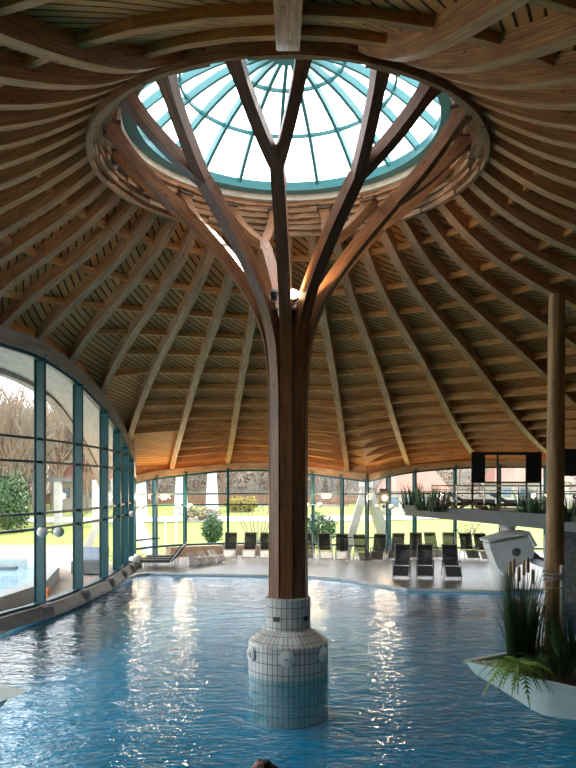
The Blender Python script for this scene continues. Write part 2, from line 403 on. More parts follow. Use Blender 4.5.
def rmax(phi):
    dx, dy = math.sin(phi), math.cos(phi); best = None
    for i in range(len(POLY)-1):
        x0, y0, z0 = POLY[i]; x1, y1, z1 = POLY[i+1]
        ex, ey = x1-x0, y1-y0; den = dx*ey-dy*ex
        if abs(den) < 1e-9: continue
        t = (x0*ey-y0*ex)/den; u = (x0*dy-y0*dx)/den
        if t > 0 and -1e-6 <= u <= 1+1e-6 and (best is None or t < best[0]): best = (t, z0+(z1-z0)*u)
    return best
PROF = [(3.0, 7.3), (3.6, 6.72), (4.5, 6.03), (5.4, 5.52), (6.6, 5.08), (8, 4.70), (10.5, 4.06), (12.5, 3.5), (17, 2.18), (22.5, .85), (26, .1), (30, -.7)]
PRC = crom(PROF, 12)
def prof(r):
    for i in range(len(PRC)-1):
        if PRC[i][0] <= r <= PRC[i+1][0]:
            t = (r-PRC[i][0])/(PRC[i+1][0]-PRC[i][0]); return H+PRC[i][1]+(PRC[i+1][1]-PRC[i][1])*t
    return H+PRC[-1][1]
BEAMH = .34
def ribz(r, rm, ze):
    """underside of the ribs"""
    t = max(0, (r-3.6)/(rm-3.6)); c = (ze+BEAMH-.02)-prof(rm)
    return prof(r)+c*t**3
def pol(r, phi, z): return Vector((r*math.sin(phi), r*math.cos(phi), z))

# ------------------------------------------------------------------ roof: ribs, purlins, boards
NR = 42; DP = 2*PI/NR
RIBD = .31; RIBW = .23
WARP = [(0, 0), (8.6, -.9), (17.1, -2.3), (25.7, -3.0), (34.3, -2.9), (43, -1.6), (51.4, 0), (60, 1.6), (75, 1), (90, 0), (181, 0)]
def warp(phi):
    d = math.degrees((phi+PI) % (2*PI)-PI); a = abs(d)
    for i in range(len(WARP)-1):
        if WARP[i][0] <= a <= WARP[i+1][0]:
            t = (a-WARP[i][0])/(WARP[i+1][0]-WARP[i][0]); v = WARP[i][1]+(WARP[i+1][1]-WARP[i][1])*t
            return R(v)*(1 if d >= 0 else -1)
    return 0
_lc = {}
def line(phi):
    if phi not in _lc:
        w_ = warp(phi); _lc[phi] = (w_,)+rmax(phi+w_)
    return _lc[phi]
def azi(phi, r):
    w_, rm, ze = line(phi); return phi+w_*max(0, (r-3.7)/(rm-3.7))
def roofp(phi, r, dz=0):
    w_, rm, ze = line(phi)
    return pol(r, azi(phi, r), ribz(r, rm, ze)+dz)
HALF = NR//2
for k in range(NR):
    kk = k if k <= HALF else k-NR
    if kk in (HALF-1, -(HALF-1), -(HALF-2)): continue      # wider bays on the near side
    phi = kk*DP; w_, rm, ze = line(phi)
    r1 = rm-.05; n = 26; pts = []
    for i in range(n+1):
        t = i/n; r = 3.80+(r1-3.80)*t**1.3
        pts.append(roofp(phi, r, RIBD/2))
    side = Vector((math.cos(phi), -math.sin(phi), 0))
    mb = MB(); mb.sweep(pts, RIBW if kk != HALF else .3, RIBD, side=side, u0=k*3.3)
    if kk == 0: lab = 'timber roof rib straight behind the column, mostly hidden by it'
    elif kk == HALF: lab = 'pale timber roof rib hanging in front of the skylight at top centre'
    elif kk > 0: lab = f'curved timber roof rib, {ORD[kk-1]} clockwise from the one behind the column'
    else: lab = f'curved timber roof rib, {ORD[-kk-1]} anticlockwise from the one behind the column'
    mb.build('roof_rib', M['rib'], None, **{'label': lab, 'category': 'roof beam', 'group': 'ribs radiating from the skylight ring'})
# purlin rings
rr = 4.85; pi_ = 0
while rr < 26:
    mb = MB(); cnt = 0; runs = 0
    def flush():
        global mb, cnt, runs
        if cnt: mb.build('roof_purlin', M['purlin'], None, label=f'timber cross beams under the boards, {ORD[pi_]} course out from skylight ring' + ('' if not runs else f', {ORD[runs]} arc'), category='roof beam', group='purlin courses across the ribs'); runs += 1
        mb = MB(); cnt = 0
    for k in [(q_+HALF) % NR for q_ in range(NR)]:
        p0, p1 = (k if k <= HALF else k-NR)*DP, (k+1 if k+1 <= HALF else k+1-NR)*DP
        if rr > line(p0)[1]-.15 or rr > line(p1)[1]-.15:
            flush(); continue
        A = roofp(p0, rr, RIBD-.075); B = roofp(p1, rr, RIBD-.075)
        dd = .15 if rr < 11 else (.20 if rr < 14 else .27)
        A.z -= (dd-.15)/2; B.z -= (dd-.15)/2
        mb.sweep([A, B], .11, dd, u0=k*2.1+rr); cnt += 1
    flush()
    rr += 1.32; pi_ += 1
# boards (ceiling)
mb = MB(); mt = MB()
c45 = math.sqrt(.5)
for k in range(NR):
    NU, NV = 3, 26
    cols = []
    for u in range(NU+1):
        phi = (k+u/NU)*DP; w_, rm, ze = line(phi)
        col = []; L = 0; last = None
        for i in range(NV+1):
            r = 3.7+(rm-3.7)*(i/NV)**1.2
            p = roofp(phi, r, RIBD+.01)
            if last is not None: L += (p-last).length
            last = p; col.append((p, (u/NU-.5)*DP*r, L))
        cols.append(col)
    for u in range(NU):
        for i in range(NV):
            q = [cols[u][i], cols[u+1][i], cols[u+1][i+1], cols[u][i+1]]
            mb.quad([x[0] for x in q], [((x[2]-x[1])*c45+k*.37, (x[2]+x[1])*c45) for x in q])
            mt.quad([x[0]+Vector((0, 0, .16)) for x in q][::-1])
ceil = mb.build('ceiling', M['deck'], None, kind='structure', label='diagonal pine boards closing the roof between the ribs')
mt.build('roof_covering', M['shell'], ceil)

# ------------------------------------------------------------------ skylight ring and dome
rg = empty('skylight_ring', (0, 0, H+6.4), 'stepped timber ring of laminated blocks around the round skylight', 'ring beam')
steps = 6
for i in range(steps):
    r_in = 3.80-.52*i/steps; z0 = H+6.30+.7*i/steps; z1 = z0+.7/steps
    b = MB(); nseg = 40
    for k in range(nseg):
        a0 = 2*PI*(k+(i % 2)*.5)/nseg; a1 = a0+2*PI/nseg; am = (a0+a1)/2
        j = rnd.uniform(-.04, .05); jz = rnd.uniform(-.015, .015)
        p = [pol(r_in+j, a0, z0+jz), pol(r_in+j, am, z0+jz), pol(r_in+j, a1, z0+jz)]
        po = [pol(3.9, a0, z0+jz), pol(3.9, am, z0+jz), pol(3.9, a1, z0+jz)]
        dz = Vector((0, 0, .7/steps+.004))
        uo = k*.83+i*.41
        for e in (0, 1):
            b.quad([p[e], p[e+1], p[e+1]+dz, p[e]+dz], [(uo+e*.3, 0), (uo+e*.3+.3, 0), (uo+e*.3+.3, .1), (uo+e*.3, .1)])
            b.quad([po[e], po[e+1], p[e+1], p[e]], [(uo+e*.3, .5), (uo+e*.3+.3, .5), (uo+e*.3+.3, .2), (uo+e*.3, .2)])
            b.quad([po[e], po[e]+dz, po[e+1]+dz, po[e+1]], [(uo+e*.3, .5), (uo+e*.3, .6), (uo+e*.3+.3, .6), (uo+e*.3+.3, .5)])
        b.quad([p[0], p[0]+dz, po[0]+dz, po[0]]); b.quad([p[2], po[2], po[2]+dz, p[2]+dz])
    b.build('block_course', M['ring'], rg)
b = MB(); b.lathe([(3.26, H+6.98), (3.26, H+7.12), (4.05, H+7.12), (4.05, H+6.98)], 96, closed=True); b.build('trim_board', M['cream'], rg, label='cream trim board above the blocks')

RG, ZG, ZA = 3.12, H+7.22, H+8.72
w4 = empty('window_4', (0, 0, ZG), 'round glass dome skylight with turquoise ribs', None, None, 'structure')
b = MB(); b.lathe([(3.0, ZG-.1), (3.0, ZG+.1), (3.26, ZG+.1), (3.26, ZG-.1)], 96, closed=True); b.build('frame', M['teal_light'], w4)
def domez(r): return ZA-(ZA-ZG)*(r/RG)**2
NS = 20
for k in range(NS):
    ph = R(13.6+18*k)
    b = MB(); b.sweep([pol(r, ph, domez(r)) for r in (3.08, 2.7, 2.3, 1.9, 1.5, 1.1, .7, .3)], .075, .15, side=Vector((math.cos(ph), -math.sin(ph), 0)))
    b.build('glazing_bar', M['teal_light'], w4)
for r in (2.15, 1.15):
    b = MB(); z = domez(r); b.lathe([(r-.022, z-.04), (r-.022, z+.04), (r+.022, z+.04), (r+.022, z-.04)], 80, closed=True); b.build('glazing_ring', M['teal_light'], w4)
b = MB(); b.lathe([(0, ZA-.10), (.36, ZA-.12), (.42, ZA-.05), (.42, ZA+.06), (0, ZA+.1)], 40); b.build('hub', M['teal_light'], w4)
b = MB(); b.lathe([(r, domez(r)+.10) for r in (3.15, 2.7, 2.2, 1.7, 1.2, .7, .3, 0)], 60); b.build('pane', M['glass_roof'], w4, smooth=True)

# ------------------------------------------------------------------ the tree column
tz = H-2.24
tree = empty('tree_column', (0, 0, tz), 'tall timber column whose stems flare out like tree branches to the skylight ring', 'column')
b = MB(); b.lathe([(.27, tz), (.27, H+2.6), (.2, H+2.9), (0, H+2.9)], 18); b.build('core', M['core'], tree)
# outer silhouette (radius, height above eye)
SO = crom([(.375, -2.24), (.375, -1.4), (.375, -.6), (.375, .2), (.376, 1.0), (.382, 1.7), (.405, 2.2), (.50, 2.94), (.80, 3.68), (1.40, 4.5), (2.2, 5.38)], 6)
SO2 = crom([(2.2, 5.38), (2.85, 6.05), (3.5, 6.75)], 4)
def inward(C, dpt):
    out = []
    for i, p in enumerate(C):
        a = C[max(i-1, 0)]; c = C[min(i+1, len(C)-1)]
        t = Vector((c[0]-a[0], c[1]-a[1])).normalized()
        out.append((p[0]-t.y*dpt/2, p[1]+t.x*dpt/2))
    return out
SI = inward(SO, .22)
for j in range(9):
    ph = R(180+5+40*j)      # measured from the far direction
    e = Vector((math.cos(ph), -math.sin(ph), 0))
    b = MB(); b.sweep([pol(p[0], ph, H+p[1]) for p in SI], .235, .23, side=e, u0=j*5.1)
    st = b.build('stem', M['stem'], tree)
    end = SI[-1]; P0 = pol(end[0], ph, H+end[1])
    for s in (-1, 1):
        ph2 = ph+s*R(9.7)
        T = pol(3.5, ph2, H+6.76); pts = []
        start = pol(SI[-6][0], ph, H+SI[-6][1])+e*0
        for i in range(9):
            t = i/8
            q = P0.lerp(T, t)
            # leaves tangentially to the stem, then bends to its own ring point
            q += Vector((0, 0, -.10*math.sin(PI*t)))
            pts.append(q)
        e2 = Vector((math.cos(ph+s*R(9.7)*1), -math.sin(ph+s*R(9.7)*1), 0))
        wd = [.20]*7+[.24, .34]; hd = [.22]*7+[.24, .32]
        b = MB(); b.sweep([P0-(T-P0).normalized()*.35+e*(.05*s)]+pts, [.16]+wd, [.2]+hd, side=e2, u0=j*5+s)
        br = b.build('branch', M['stem'], st)
        b = MB(); b.box(T+Vector((0, 0, .02))-Vector((T.x, T.y, 0)).normalized()*.02, (.36, .42, .05), rz=-ph2)
        b.build('bracket', M['core'], br)

# spotlights in the crotch
def spot(px, lit):
    c = at(px, 296, 14.1); base = Vector((c.x, c.y, c.z-.28))
    o = empty('spotlight', base, ('lit round spotlight glowing warm in the crotch of the timber column' if lit else 'unlit grey spotlight in the crotch of the timber column'), 'spotlight', 'spotlights in the column crotch')
    b = MB(); b.box(base+Vector((0, .05, .02)), (.2, .22, .04)); b.build('mounting_plate', M['grey_concrete'], o)
    b = MB(); b.tube([base+Vector((0, 0, .02)), base+Vector((0, 0, .16))], .02, 8); b.box(base+Vector((-.09, 0, .2)), (.015, .05, .14)); b.box(base+Vector((.09, 0, .2)), (.015, .05, .14)); b.box(base+Vector((0, 0, .14)), (.19, .05, .015)); b.build('bracket', M['white_metal'], o)
    b = MB(); n = 16
    dirv = Vector((0, -1, .1)).normalized()
    b.tube([c+dirv*-.16, c+dirv*-.1, c+dirv*.06, c+dirv*.08], [.05, .095, .11, .11], n); b.build('housing', M['grey_concrete'], o)
    b = MB(); b.ball(c+dirv*.07, .1, 16, (1, .35, 1)); b.build('lens', M['lamp_on'] if lit else M['lens'], o, smooth=True)
    b = MB(); b.tube([base+Vector((0, .05, 0)), base+Vector((0, .12, -.4))], .05, 8); b.build('post', M['core'], o)
    if lit:
        L = bpy.data.lights.new('spot_glow', 'SPOT'); L.energy = 120; L.color = (1, .78, .5); L.spot_size = R(120); L.shadow_soft_size = .1
        lo = bpy.data.objects.new('spot_glow', L); COL.objects.link(lo); lo.location = c+Vector((0, -.15, .05)); lo.rotation_euler = (R(150), 0, R(-30))
spot(272.5, False); spot(293.5, True)

# ------------------------------------------------------------------ tiled base with water jets
pb = empty('column_base', (0, 0, -.9), 'round white tiled plinth rising from the pool under the timber column', 'plinth')
b = MB(); b.lathe([(.80, -.9), (.80, .60), (.78, .63), (.47, .86), (.45, .86), (.45, tz), (.40, tz+.02), (0, tz+.02)], 60)
b.build('tiled_body', M['tile_white'], pb)
for i, a in enumerate((0, 60, 120, 180, 240, 300)):
    ph = R(180+2+a); c = pol(.80, ph, .43); nrm = pol(1, ph, 0)
    b = MB()
    for r0, l in ((.15, .03), (.115, .05), (.08, .07), (.045, .09)):
        b.tube([c, c+nrm*l], r0, 22)
    j = b.build('water_jet', M['concrete'], pb)
    b = MB(); b.tube([c+nrm*.085, c+nrm*.095], .018, 10); b.build('nozzle', M['black'], j)
for a in (30, -50, 150):
    ph = R(180+a); c = pol(.452, ph, 1.10)
    b = MB(); b.box(c, (.13, .03, .09), rz=-ph); b.build('vent', M['black'], pb)

# ------------------------------------------------------------------ pool, water, decks
pe = [on(x, y, .05) for x, y in ((-60, 664), (0, 634), (60, 607), (100, 591), (122, 581), (137, 575.5), (150, 574), (305, 576.5), (340, 579.5), (375, 585), (407, 590), (504, 592))]
pe = [(p.x, p.y) for p in pe]
poolpts = [(-8.9, -17.2)]+[(-8.9, -9), (-8.15, -1.5)]+pe[1:]+[(10.6, 11.0), (13.6, 8), (14.3, 0), (13.5, -9), (10, -17.5)]
def ngon(pts, z): return [Vector((x, y, z)) for x, y in pts]
bw = MB(); fb = MB(); fb.quad(ngon(poolpts, -.9), [(x, y) for x, y in poolpts])
L = 0
for i in range(len(poolpts)):
    a = poolpts[i]; c = poolpts[(i+1) % len(poolpts)]; l = math.dist(a, c)
    bw.quad([Vector((a[0], a[1], -.9)), Vector((c[0], c[1], -.9)), Vector((c[0], c[1], .02)), Vector((a[0], a[1], .02))], [(L, 0), (L+l, 0), (L+l, 1.3), (L, 1.3)]); L += l
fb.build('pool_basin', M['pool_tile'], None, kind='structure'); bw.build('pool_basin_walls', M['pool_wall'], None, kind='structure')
wb = MB(); wb.quad(ngon(poolpts, 0)[::-1]); w = wb.build('pool_water', M['water'], None, label='rippling blue pool water around the tiled plinth', category='water', kind='stuff')
# pool coping
cp = MB()
L = len(poolpts)
cen = Vector((1, 2, 0))
def offset_loop(pts, o):
    out = []
    n = len(pts)
    for i in range(n):
        a = Vector(pts[i-1]); b2 = Vector(pts[i]); c = Vector(pts[(i+1) % n])
        t = ((b2-a).normalized()+(c-b2).normalized()).normalized(); nrm = Vector((-t.y, t.x))
        out.append((b2.x+nrm.x*o, b2.y+nrm.y*o))
    return out
ol = offset_loop(poolpts, .22); 
for i in range(L):
    j = (i+1) % L
    a, c, e, f = poolpts[i], poolpts[j], ol[j], ol[i]
    V3 = lambda p, z: Vector((p[0], p[1], z))
    cp.quad([V3(a, .1), V3(c, .1), V3(e, .1), V3(f, .1)]); cp.quad([V3(a, -.1), V3(c, -.1), V3(c, .1), V3(a, .1)])
cp.build('pool_coping', M['edge'], None, kind='structure')
# floor = ring between coping and far outside walls
fl = MB(); big = offset_loop(ol, 0)
outer = []
for (x, y) in ol:
    d = Vector((x-cen.x, y-cen.y)); a = math.atan2(x, y)
    rm, _ = rmax(a); rm = max(rm+.1, math.hypot(x, y)+.02)
    outer.append((math.sin(a)*rm, math.cos(a)*rm))
# use explicit fine sampling instead of vertex-to-vertex
def loop_r(pts, a):
    dx, dy = math.sin(a), math.cos(a); best = 0
    for i in range(len(pts)):
        x0, y0 = pts[i]; x1, y1 = pts[(i+1) % len(pts)]; ex, ey = x1-x0, y1-y0; den = dx*ey-dy*ex
        if abs(den) < 1e-9: continue
        t = (x0*ey-y0*ex)/den; u = (x0*dy-y0*dx)/den
        if t > 0 and -1e-6 <= u <= 1+1e-6: best = max(best, t)
    return best
N = 360
for i in range(N):
    a0, a1 = 2*PI*i/N, 2*PI*(i+1)/N
    r0, r1 = loop_r(ol, a0)-.05, loop_r(ol, a1)-.05
    R0, R1 = max(rmax(a0)[0]+.15, r0+.02), max(rmax(a1)[0]+.15, r1+.02)
    fl.quad([pol(r0, a0, .095), pol(r1, a1, .095), pol(R1, a1, .095), pol(R0, a0, .095)])
fl.build('floor', M['deckfloor'], None, kind='structure')

# ------------------------------------------------------------------ glazed walls
def polyline_at(C, step):
    pass
def wall_glass(idx, C, posts, trans, sill, label, msize=(.11, .28), low_z=.1, lampspots=()):
    root = empty(f'window_{idx}', (posts[0][0], posts[0][1], .1), label, None, None, 'structure')
    def near(x, y):
        return min(range(len(C)), key=lambda i: (C[i][0]-x)**2+(C[i][1]-y)**2)
    for (x, y, z) in posts:
        i = near(x, y); a = C[max(i-1, 0)]; c = C[min(i+1, len(C)-1)]
        ang = math.atan2(c[1]-a[1], c[0]-a[0])
        b = MB()
        hgt = z-low_z+.06
        for s in (-1, 1): b.box((x-math.sin(ang)*s*(msize[1]/2-.01), y+math.cos(ang)*s*(msize[1]/2-.01), low_z+hgt/2), (msize[0], .02, hgt), rz=ang)
        b.box((x, y, low_z+hgt/2), (.035, msize[1]-.02, hgt), rz=ang)
        mu = b.build('mullion', M['teal'], root)
        b = MB(); b.box((x, y, z+.07), (.2, .34, .05), rz=ang); b.build('head_plate', M['teal'], mu)
    for tz_, rng in trans:
        b = MB(); pts = [Vector((p[0], p[1], tz_)) for p in C if p[2] > tz_+.1 and (rng is None or rng[0] <= p[0] <= rng[1])]
        if len(pts) > 1: b.sweep(pts, .09, .07); b.build('transom', M['teal'], root)
    b = MB(); b.sweep([Vector((p[0], p[1], p[2]-.05)) for p in C], .14, .1); b.build('head_frame', M['teal'], root)
    b = MB(); b.sweep([Vector((p[0], p[1], sill+.05)) for p in C], .14, .1); b.build('sill_frame', M['teal'], root)
    b = MB()
    for i in range(len(C)-1):
        p, q = C[i], C[i+1]
        b.quad([Vector((p[0], p[1], sill)), Vector((q[0], q[1], sill)), Vector((q[0], q[1], q[2])), Vector((p[0], p[1], p[2]))])
    b.build('pane', M['glass'], root)
    return root
wl = wall_glass(1, LWc, [p for p in LW[1:-1] if abs(p[1]-4.0) > .1]+[pl(-17, 17.6, 3.6)], ((5.0, None), (4.36, None), (2.93, None), (2.5, None)), .35, 'tall curved glass wall with dark teal posts beside the pool', (.13, .30), .3)
wall_glass(2, BLc, BL, ((3.26, None), (2.70, (-7, .5)), (1.06, (-7.5, -6.4)), (1.06, (1.5, 4.1))), .6, 'far glass wall behind the column facing the lawn')
wall_glass(3, BRc, BR[1:], ((3.26, None), (1.06, (3.9, 5.3))), .25, 'glass wall behind the loungers under the right-hand eave')
def beam(name, C, label, w=.26, h=BEAMH, mat='beam'):
    b = MB(); b.sweep([Vector((p[0], p[1], p[2]+h/2)) for p in C], w, h); return b.build(name, M[mat], None, kind='structure', label=label)
beam('trim_1', LWc, 'curved glulam eave beam over the tall glass wall', .34, .42, 'arch')
beam('trim_2', BLc, 'arched glulam eave beam over the far glass wall')
beam('trim_3', BRc, 'arched glulam eave beam over the right far glass wall')
beam('trim_4', RWc, 'eave beam over the gallery side wall')
b = MB()
for i in range(len(BWc)-1):
    p, q = BWc[i], BWc[i+1]; b.quad([(p[0], p[1], 0), (q[0], q[1], 0), (q[0], q[1], q[2]+.8), (p[0], p[1], p[2]+.8)])
b.build('wall_back', M['wall_dark'], None, kind='structure')
for nm, C in (('wall_right', RWc), ('wall_near_left', [BWc[-1], LWc[0]])):
    b = MB()
    for i in range(len(C)-1):
        p, q = C[i], C[i+1]; b.quad([(p[0], p[1], 0), (q[0], q[1], 0), (q[0], q[1], q[2]+.8), (p[0], p[1], p[2]+.8)])
    b.build(nm, M['wall_dark'], None, kind='structure')
# boards closing the gap between eave beams and roof boards
for nm, C, hh in (('trim_6', LWc, .42), ('trim_7', BLc, BEAMH), ('trim_8', BRc, BEAMH)):
    b = MB()
    b.sweep([Vector((p[0], p[1], p[2]+hh+.17)) for p in C], .08, .44); b.build(nm, M['purlin'], None, kind='structure')
# curb along the tall glass
cb = MB()
innerL = [Vector((p[0]+.02, p[1], .3)) for p in LWc]
for i in range(len(LWc)-1):
    p, q = LWc[i], LWc[i+1]
    def off(pt, o, z, ii=i):
        a = LWc[max(ii-1, 0)]; c = LWc[min(ii+1, len(LWc)-1)]
        t = Vector((c[0]-a[0], c[1]-a[1])).normalized(); return Vector((pt[0]+t.y*o, pt[1]-t.x*o, z))
prev = None
for i, p in enumerate(LWc):
    a = LWc[max(i-1, 0)]; c = LWc[min(i+1, len(LWc)-1)]; t = Vector((c[0]-a[0], c[1]-a[1])).normalized()
    n = Vector((t.y, -t.x)); row = [Vector((p[0]+n.x*o, p[1]+n.y*o, z)) for o, z in ((-.35, .05), (-.35, .38), (.22, .38), (.34, .14), (.36, .05))]
    if prev:
        for k in range(4): cb.quad([prev[k], row[k], row[k+1], prev[k+1]])
    prev = row
cb.build('baseboard_left', M['curb'], None, kind='structure', label='sloping concrete curb under the tall glass wall')
for (x, y, z) in [p for p in LW[1:-1] if abs(p[1]-4.0) > .1]:
    i = min(range(len(LWc)), key=lambda i: (LWc[i][0]-x)**2+(LWc[i][1]-y)**2); a = LWc[i-1]; c = LWc[i+1]; ang = math.atan2(c[1]-a[1], c[0]-a[0])
    b = MB(); b.lathe([(.30, .1), (.27, .34), (.2, .42), (0, .42)], 20, (x+math.sin(ang)*.14, y-math.cos(ang)*.14, 0)); b.build('baseboard_left_footing', M['curb'], None, kind='structure')
# globe wall lamps
def walllamp(px, py, d, label, gap=.32, ax=(1, 0)):
    c = at(px, py, d); o = empty('globe_wall_lamp', c, label, 'wall lamp', 'twin globe lamps on the window posts')
    dx = Vector((ax[0], ax[1], 0)).normalized()
    b = MB(); b.tube([c-dx*gap*.5, c+dx*gap*.5], .018, 8); b.tube([c, c+Vector((-.02, .3, 0))], .02, 8); b.box(c+Vector((0, .28, 0)), (.1, .04, .16)); b.build('bracket', M['teal'], o)
    for s in (-1, 1):
        g = c+dx*gap*.62*s
        b = MB(); b.ball(g, .155, 16, (1, 1, .9)); gl = b.build('globe', M['globe'], o, smooth=True)
        b = MB(); b.tube([g+Vector((0, 0, .1)), g+Vector((0, 0, .16))], .06, 10); b.build('cap', M['teal'], gl)
    if px < 130: return
    L = bpy.data.lights.new('globe_light', 'POINT'); L.energy = 50; L.color = (1, .72, .42); L.shadow_soft_size = .15
    lo = bpy.data.objects.new('globe_light', L); COL.objects.link(lo); lo.location = c+Vector((0, -.35, .45))
walllamp(50.5, 532, 19.9, 'twin globe lamp on the nearest tall teal post', .36)
walllamp(128, 514, 30.6, 'twin globe lamp near the far end of the tall glass wall', .3, (1, .4))
walllamp(184, 506, 36.7, 'twin globe lamp on the post above the flat sunbeds', .5)
walllamp(139, 506, 34.9, 'twin globe lamp in the far corner beside the slanting white strut', .3, (1, .6))
walllamp(313, 505, 37.2, 'twin globe lamp on the post just right of the column', .55)
walllamp(384.5, 506.5, 37.2, 'twin globe lamp on the post right of the inverted V strut', .55)
b = at(384, 496, 37.1); o = MB(); o.box(b, (.42, .26, .75)); o = o.build('loudspeaker', M['black'], None, label='black loudspeaker box above a globe lamp on the teal post', category='speaker')

# bench ledge under far glass
b = MB(); pts = [Vector((p[0], p[1]-.25, .35)) for p in BLc if -6.2 < p[0] < 1.0]; b.sweep(pts, .5, .5); b.build('window_bench', M['bench'], None, label='low brown stone bench along the far glass wall', category='bench')

# ------------------------------------------------------------------ loungers
def lounger(kind):
    o = empty('deck_lounger', (0, 0, 0))
    fab = M['lfab'] if kind != 'grey' else M['lfab2']
    seatm = M['pale_fab'] if kind == 'pale' else fab
    hw = .30
    b = MB()
    for s in (-1, 1):
        b.tube([(s*hw, -.98, .10), (s*hw, -.50, .44), (s*hw, .08, .34), (s*hw, .56, 1.22)], .018, 6)
    b.tube([(-hw, .56, 1.22), (hw, .56, 1.22)], .018, 6); b.tube([(-hw, -.98, .10), (hw, -.98, .10)], .018, 6); b.tube([(-hw, .08, .34), (hw, .08, .34)], .018, 6)
    b.build('frame', M['lframe'], o)
    for s in (-1, 1):
        for (y0, z0, y1) in ((-.45, .42, -.58), (.12, .38, .36)):
            b = MB(); b.tube([(s*(hw+.03), y0, z0+.18), (s*(hw+.03), (y0+y1)/2, z0*.5), (s*(hw+.03), y1, 0)], .017, 6); b.build('leg', M['lframe'], o)
        b = MB(); b.box((s*(hw+.03), -.15, .60), (.05, .5, .03)); b.build('armrest', fab, o)
    def sheet(name, y0, z0, y1, z1, m):
        b = MB(); b.sweep([(0, y0, z0), (0, y1, z1)], hw*2-.03, .02, side=Vector((1, 0, 0))); b.build(name, m, o)
    sheet('leg_rest', -.96, .115, -.56, .40, seatm); sheet('seat', -.47, .43, .05, .345, seatm); sheet('backrest', .12, .41, .545, 1.19, fab)
    b = MB(); b.sweep([(0, .46, 1.04), (0, .53, 1.18)], hw*2-.1, .05, side=Vector((1, 0, 0))); b.build('headrest', fab, o)
    return o
protos = {}
def place_l(kind, px, d, rz, label, group):
    if kind not in protos: o = protos[kind] = lounger(kind)
    else: o = copy_tree(protos[kind])
    p = at(px, 500, d); o.location = (p.x, p.y, .095); o.rotation_euler = (0, 0, rz)
    o['label'] = label; o['category'] = 'lounger'; o['group'] = group
G1 = 'loungers lined up before the far glass'; G2 = 'loungers on the deck edge by the pool'
place_l('pale', 230.5, 36.2, .02, 'dark mesh lounger with pale seat, furthest left of the upright row by the far glass', G1)
place_l('pale', 250, 36.2, -.03, 'dark mesh lounger with pale seat, second in the upright row left of the column', G1)
place_l('pale', 266.5, 36.0, .03, 'dark mesh lounger with pale seat, half hidden by the left side of the column', G1)
place_l('grey', 306.5, 35.8, .02, 'grey lounger half hidden by the right side of the column', G1)
place_l('pale', 325, 35.6, .04, 'dark lounger with pale seat before the bush, second right of the column', G1)
place_l('pale', 342.5, 35.3, -.03, 'dark lounger with pale seat in front of the thin post, third right of the column', G1)
place_l('grey', 361.5, 34.8, .12, 'grey lounger in front of the left leg of the inverted V strut', G1)
place_l('black', 379, 35.2, -.25, 'black lounger turned aside in front of the right leg of the inverted V strut', G1)
place_l('black', 397, 35.8, -.3, 'black lounger turned aside, just right of the post with the loudspeaker', G1)
place_l('black', 416, 36.2, -.15, 'black lounger under the pointed tip of the gallery', G1)
place_l('grey', 432.5, 36.4, .1, 'grey lounger in the back row right of the second gallery window post', G1)
place_l('grey', 449.5, 36.4, -.12, 'grey lounger in the back row behind the rightmost poolside lounger', G1)
place_l('black', 468, 36.0, .05, 'black lounger in the back row, left of the one covered by a white towel', G1)
place_l('pale', 482.5, 35.6, .03, 'dark lounger with white seat next to the white spout column', G1)
place_l('black', 402, 29.0, -.22, 'black lounger at the pool edge, leftmost of the three front ones', G2)
place_l('black', 425, 29.0, -.18, 'black lounger at the pool edge, middle of the three front ones', G2)
place_l('black', 451, 28.8, -.1, 'black lounger at the pool edge, rightmost of the three front ones', G2)
# flat sunbeds at the left
def sunbed():
    o = empty('flat_sunbed', (0, 0, 0)); b = MB()
    for s in (-1, 1): b.tube([(-1.0, s*.3, .28), (.35, s*.3, .28), (.85, s*.3, .95)], .02, 6)
    b.tube([(-1.0, -.3, .28), (-1.0, .3, .28)], .02, 6); b.tube([(.85, -.3, .95), (.85, .3, .95)], .02, 6); b.build('frame', M['lframe'], o)
    for x in (-.85, .45):
        for s in (-1, 1): b = MB(); b.tube([(x, s*.3, .28), (x, s*.3, 0)], .018, 6); b.build('leg', M['lframe'], o)
    b = MB(); b.sweep([(-.97, 0, .33), (.35, 0, .33)], .56, .12, side=Vector((0, 1, 0))); b.build('bed', M['lfab'], o)
    b = MB(); b.sweep([(.36, 0, .33), (.83, 0, .95)], .56, .12, side=Vector((0, 1, 0))); b.build('backrest', M['lfab'], o)
    return o
sb = sunbed()
for i, (px, d, lab) in enumerate(((163, 31.4, 'flat dark sunbed with raised back, nearest the water'), (165, 32.3, 'flat dark sunbed with raised back, between two others'), (168, 33.3, 'flat dark sunbed with raised back, nearest the far glass'))):
    o = sb if i == 0 else copy_tree(sb); p = at(px, 500, d); o.location = (p.x, p.y, .095); o.rotation_euler = (0, 0, .06*i)
    o['label'] = lab; o['category'] = 'sunbed'; o['group'] = 'flat sunbeds side by side'
def whiteseat():
    o = empty('moulded_seat', (0, 0, 0)); 
    b = MB(); C = crom([(-.4, .1), (-.2, .34), (.12, .26), (.4, .56)], 5)
    b.sweep([Vector((0, y, z)) for y, z in C], .42, .07, side=Vector((1, 0, 0))); b.build('shell', M['concrete'], o)
    b = MB(); b.box((0, .05, .14), (.3, .5, .28)); b.build('foot', M['concrete'], o)
    return o
ws = whiteseat()
for i, (px, d, lab) in enumerate(((196, 32.6, 'white moulded seat next to the flat sunbeds'), (206, 33.3, 'white moulded seat, middle of three'), (217, 33.9, 'white moulded seat nearest the upright loungers'))):
    o = ws if i == 0 else copy_tree(ws); p = at(px, 500, d); o.location = (p.x, p.y, .095); o.rotation_euler = (0, 0, .9)
    o['label'] = lab; o['category'] = 'seat'; o['group'] = 'white moulded seats'
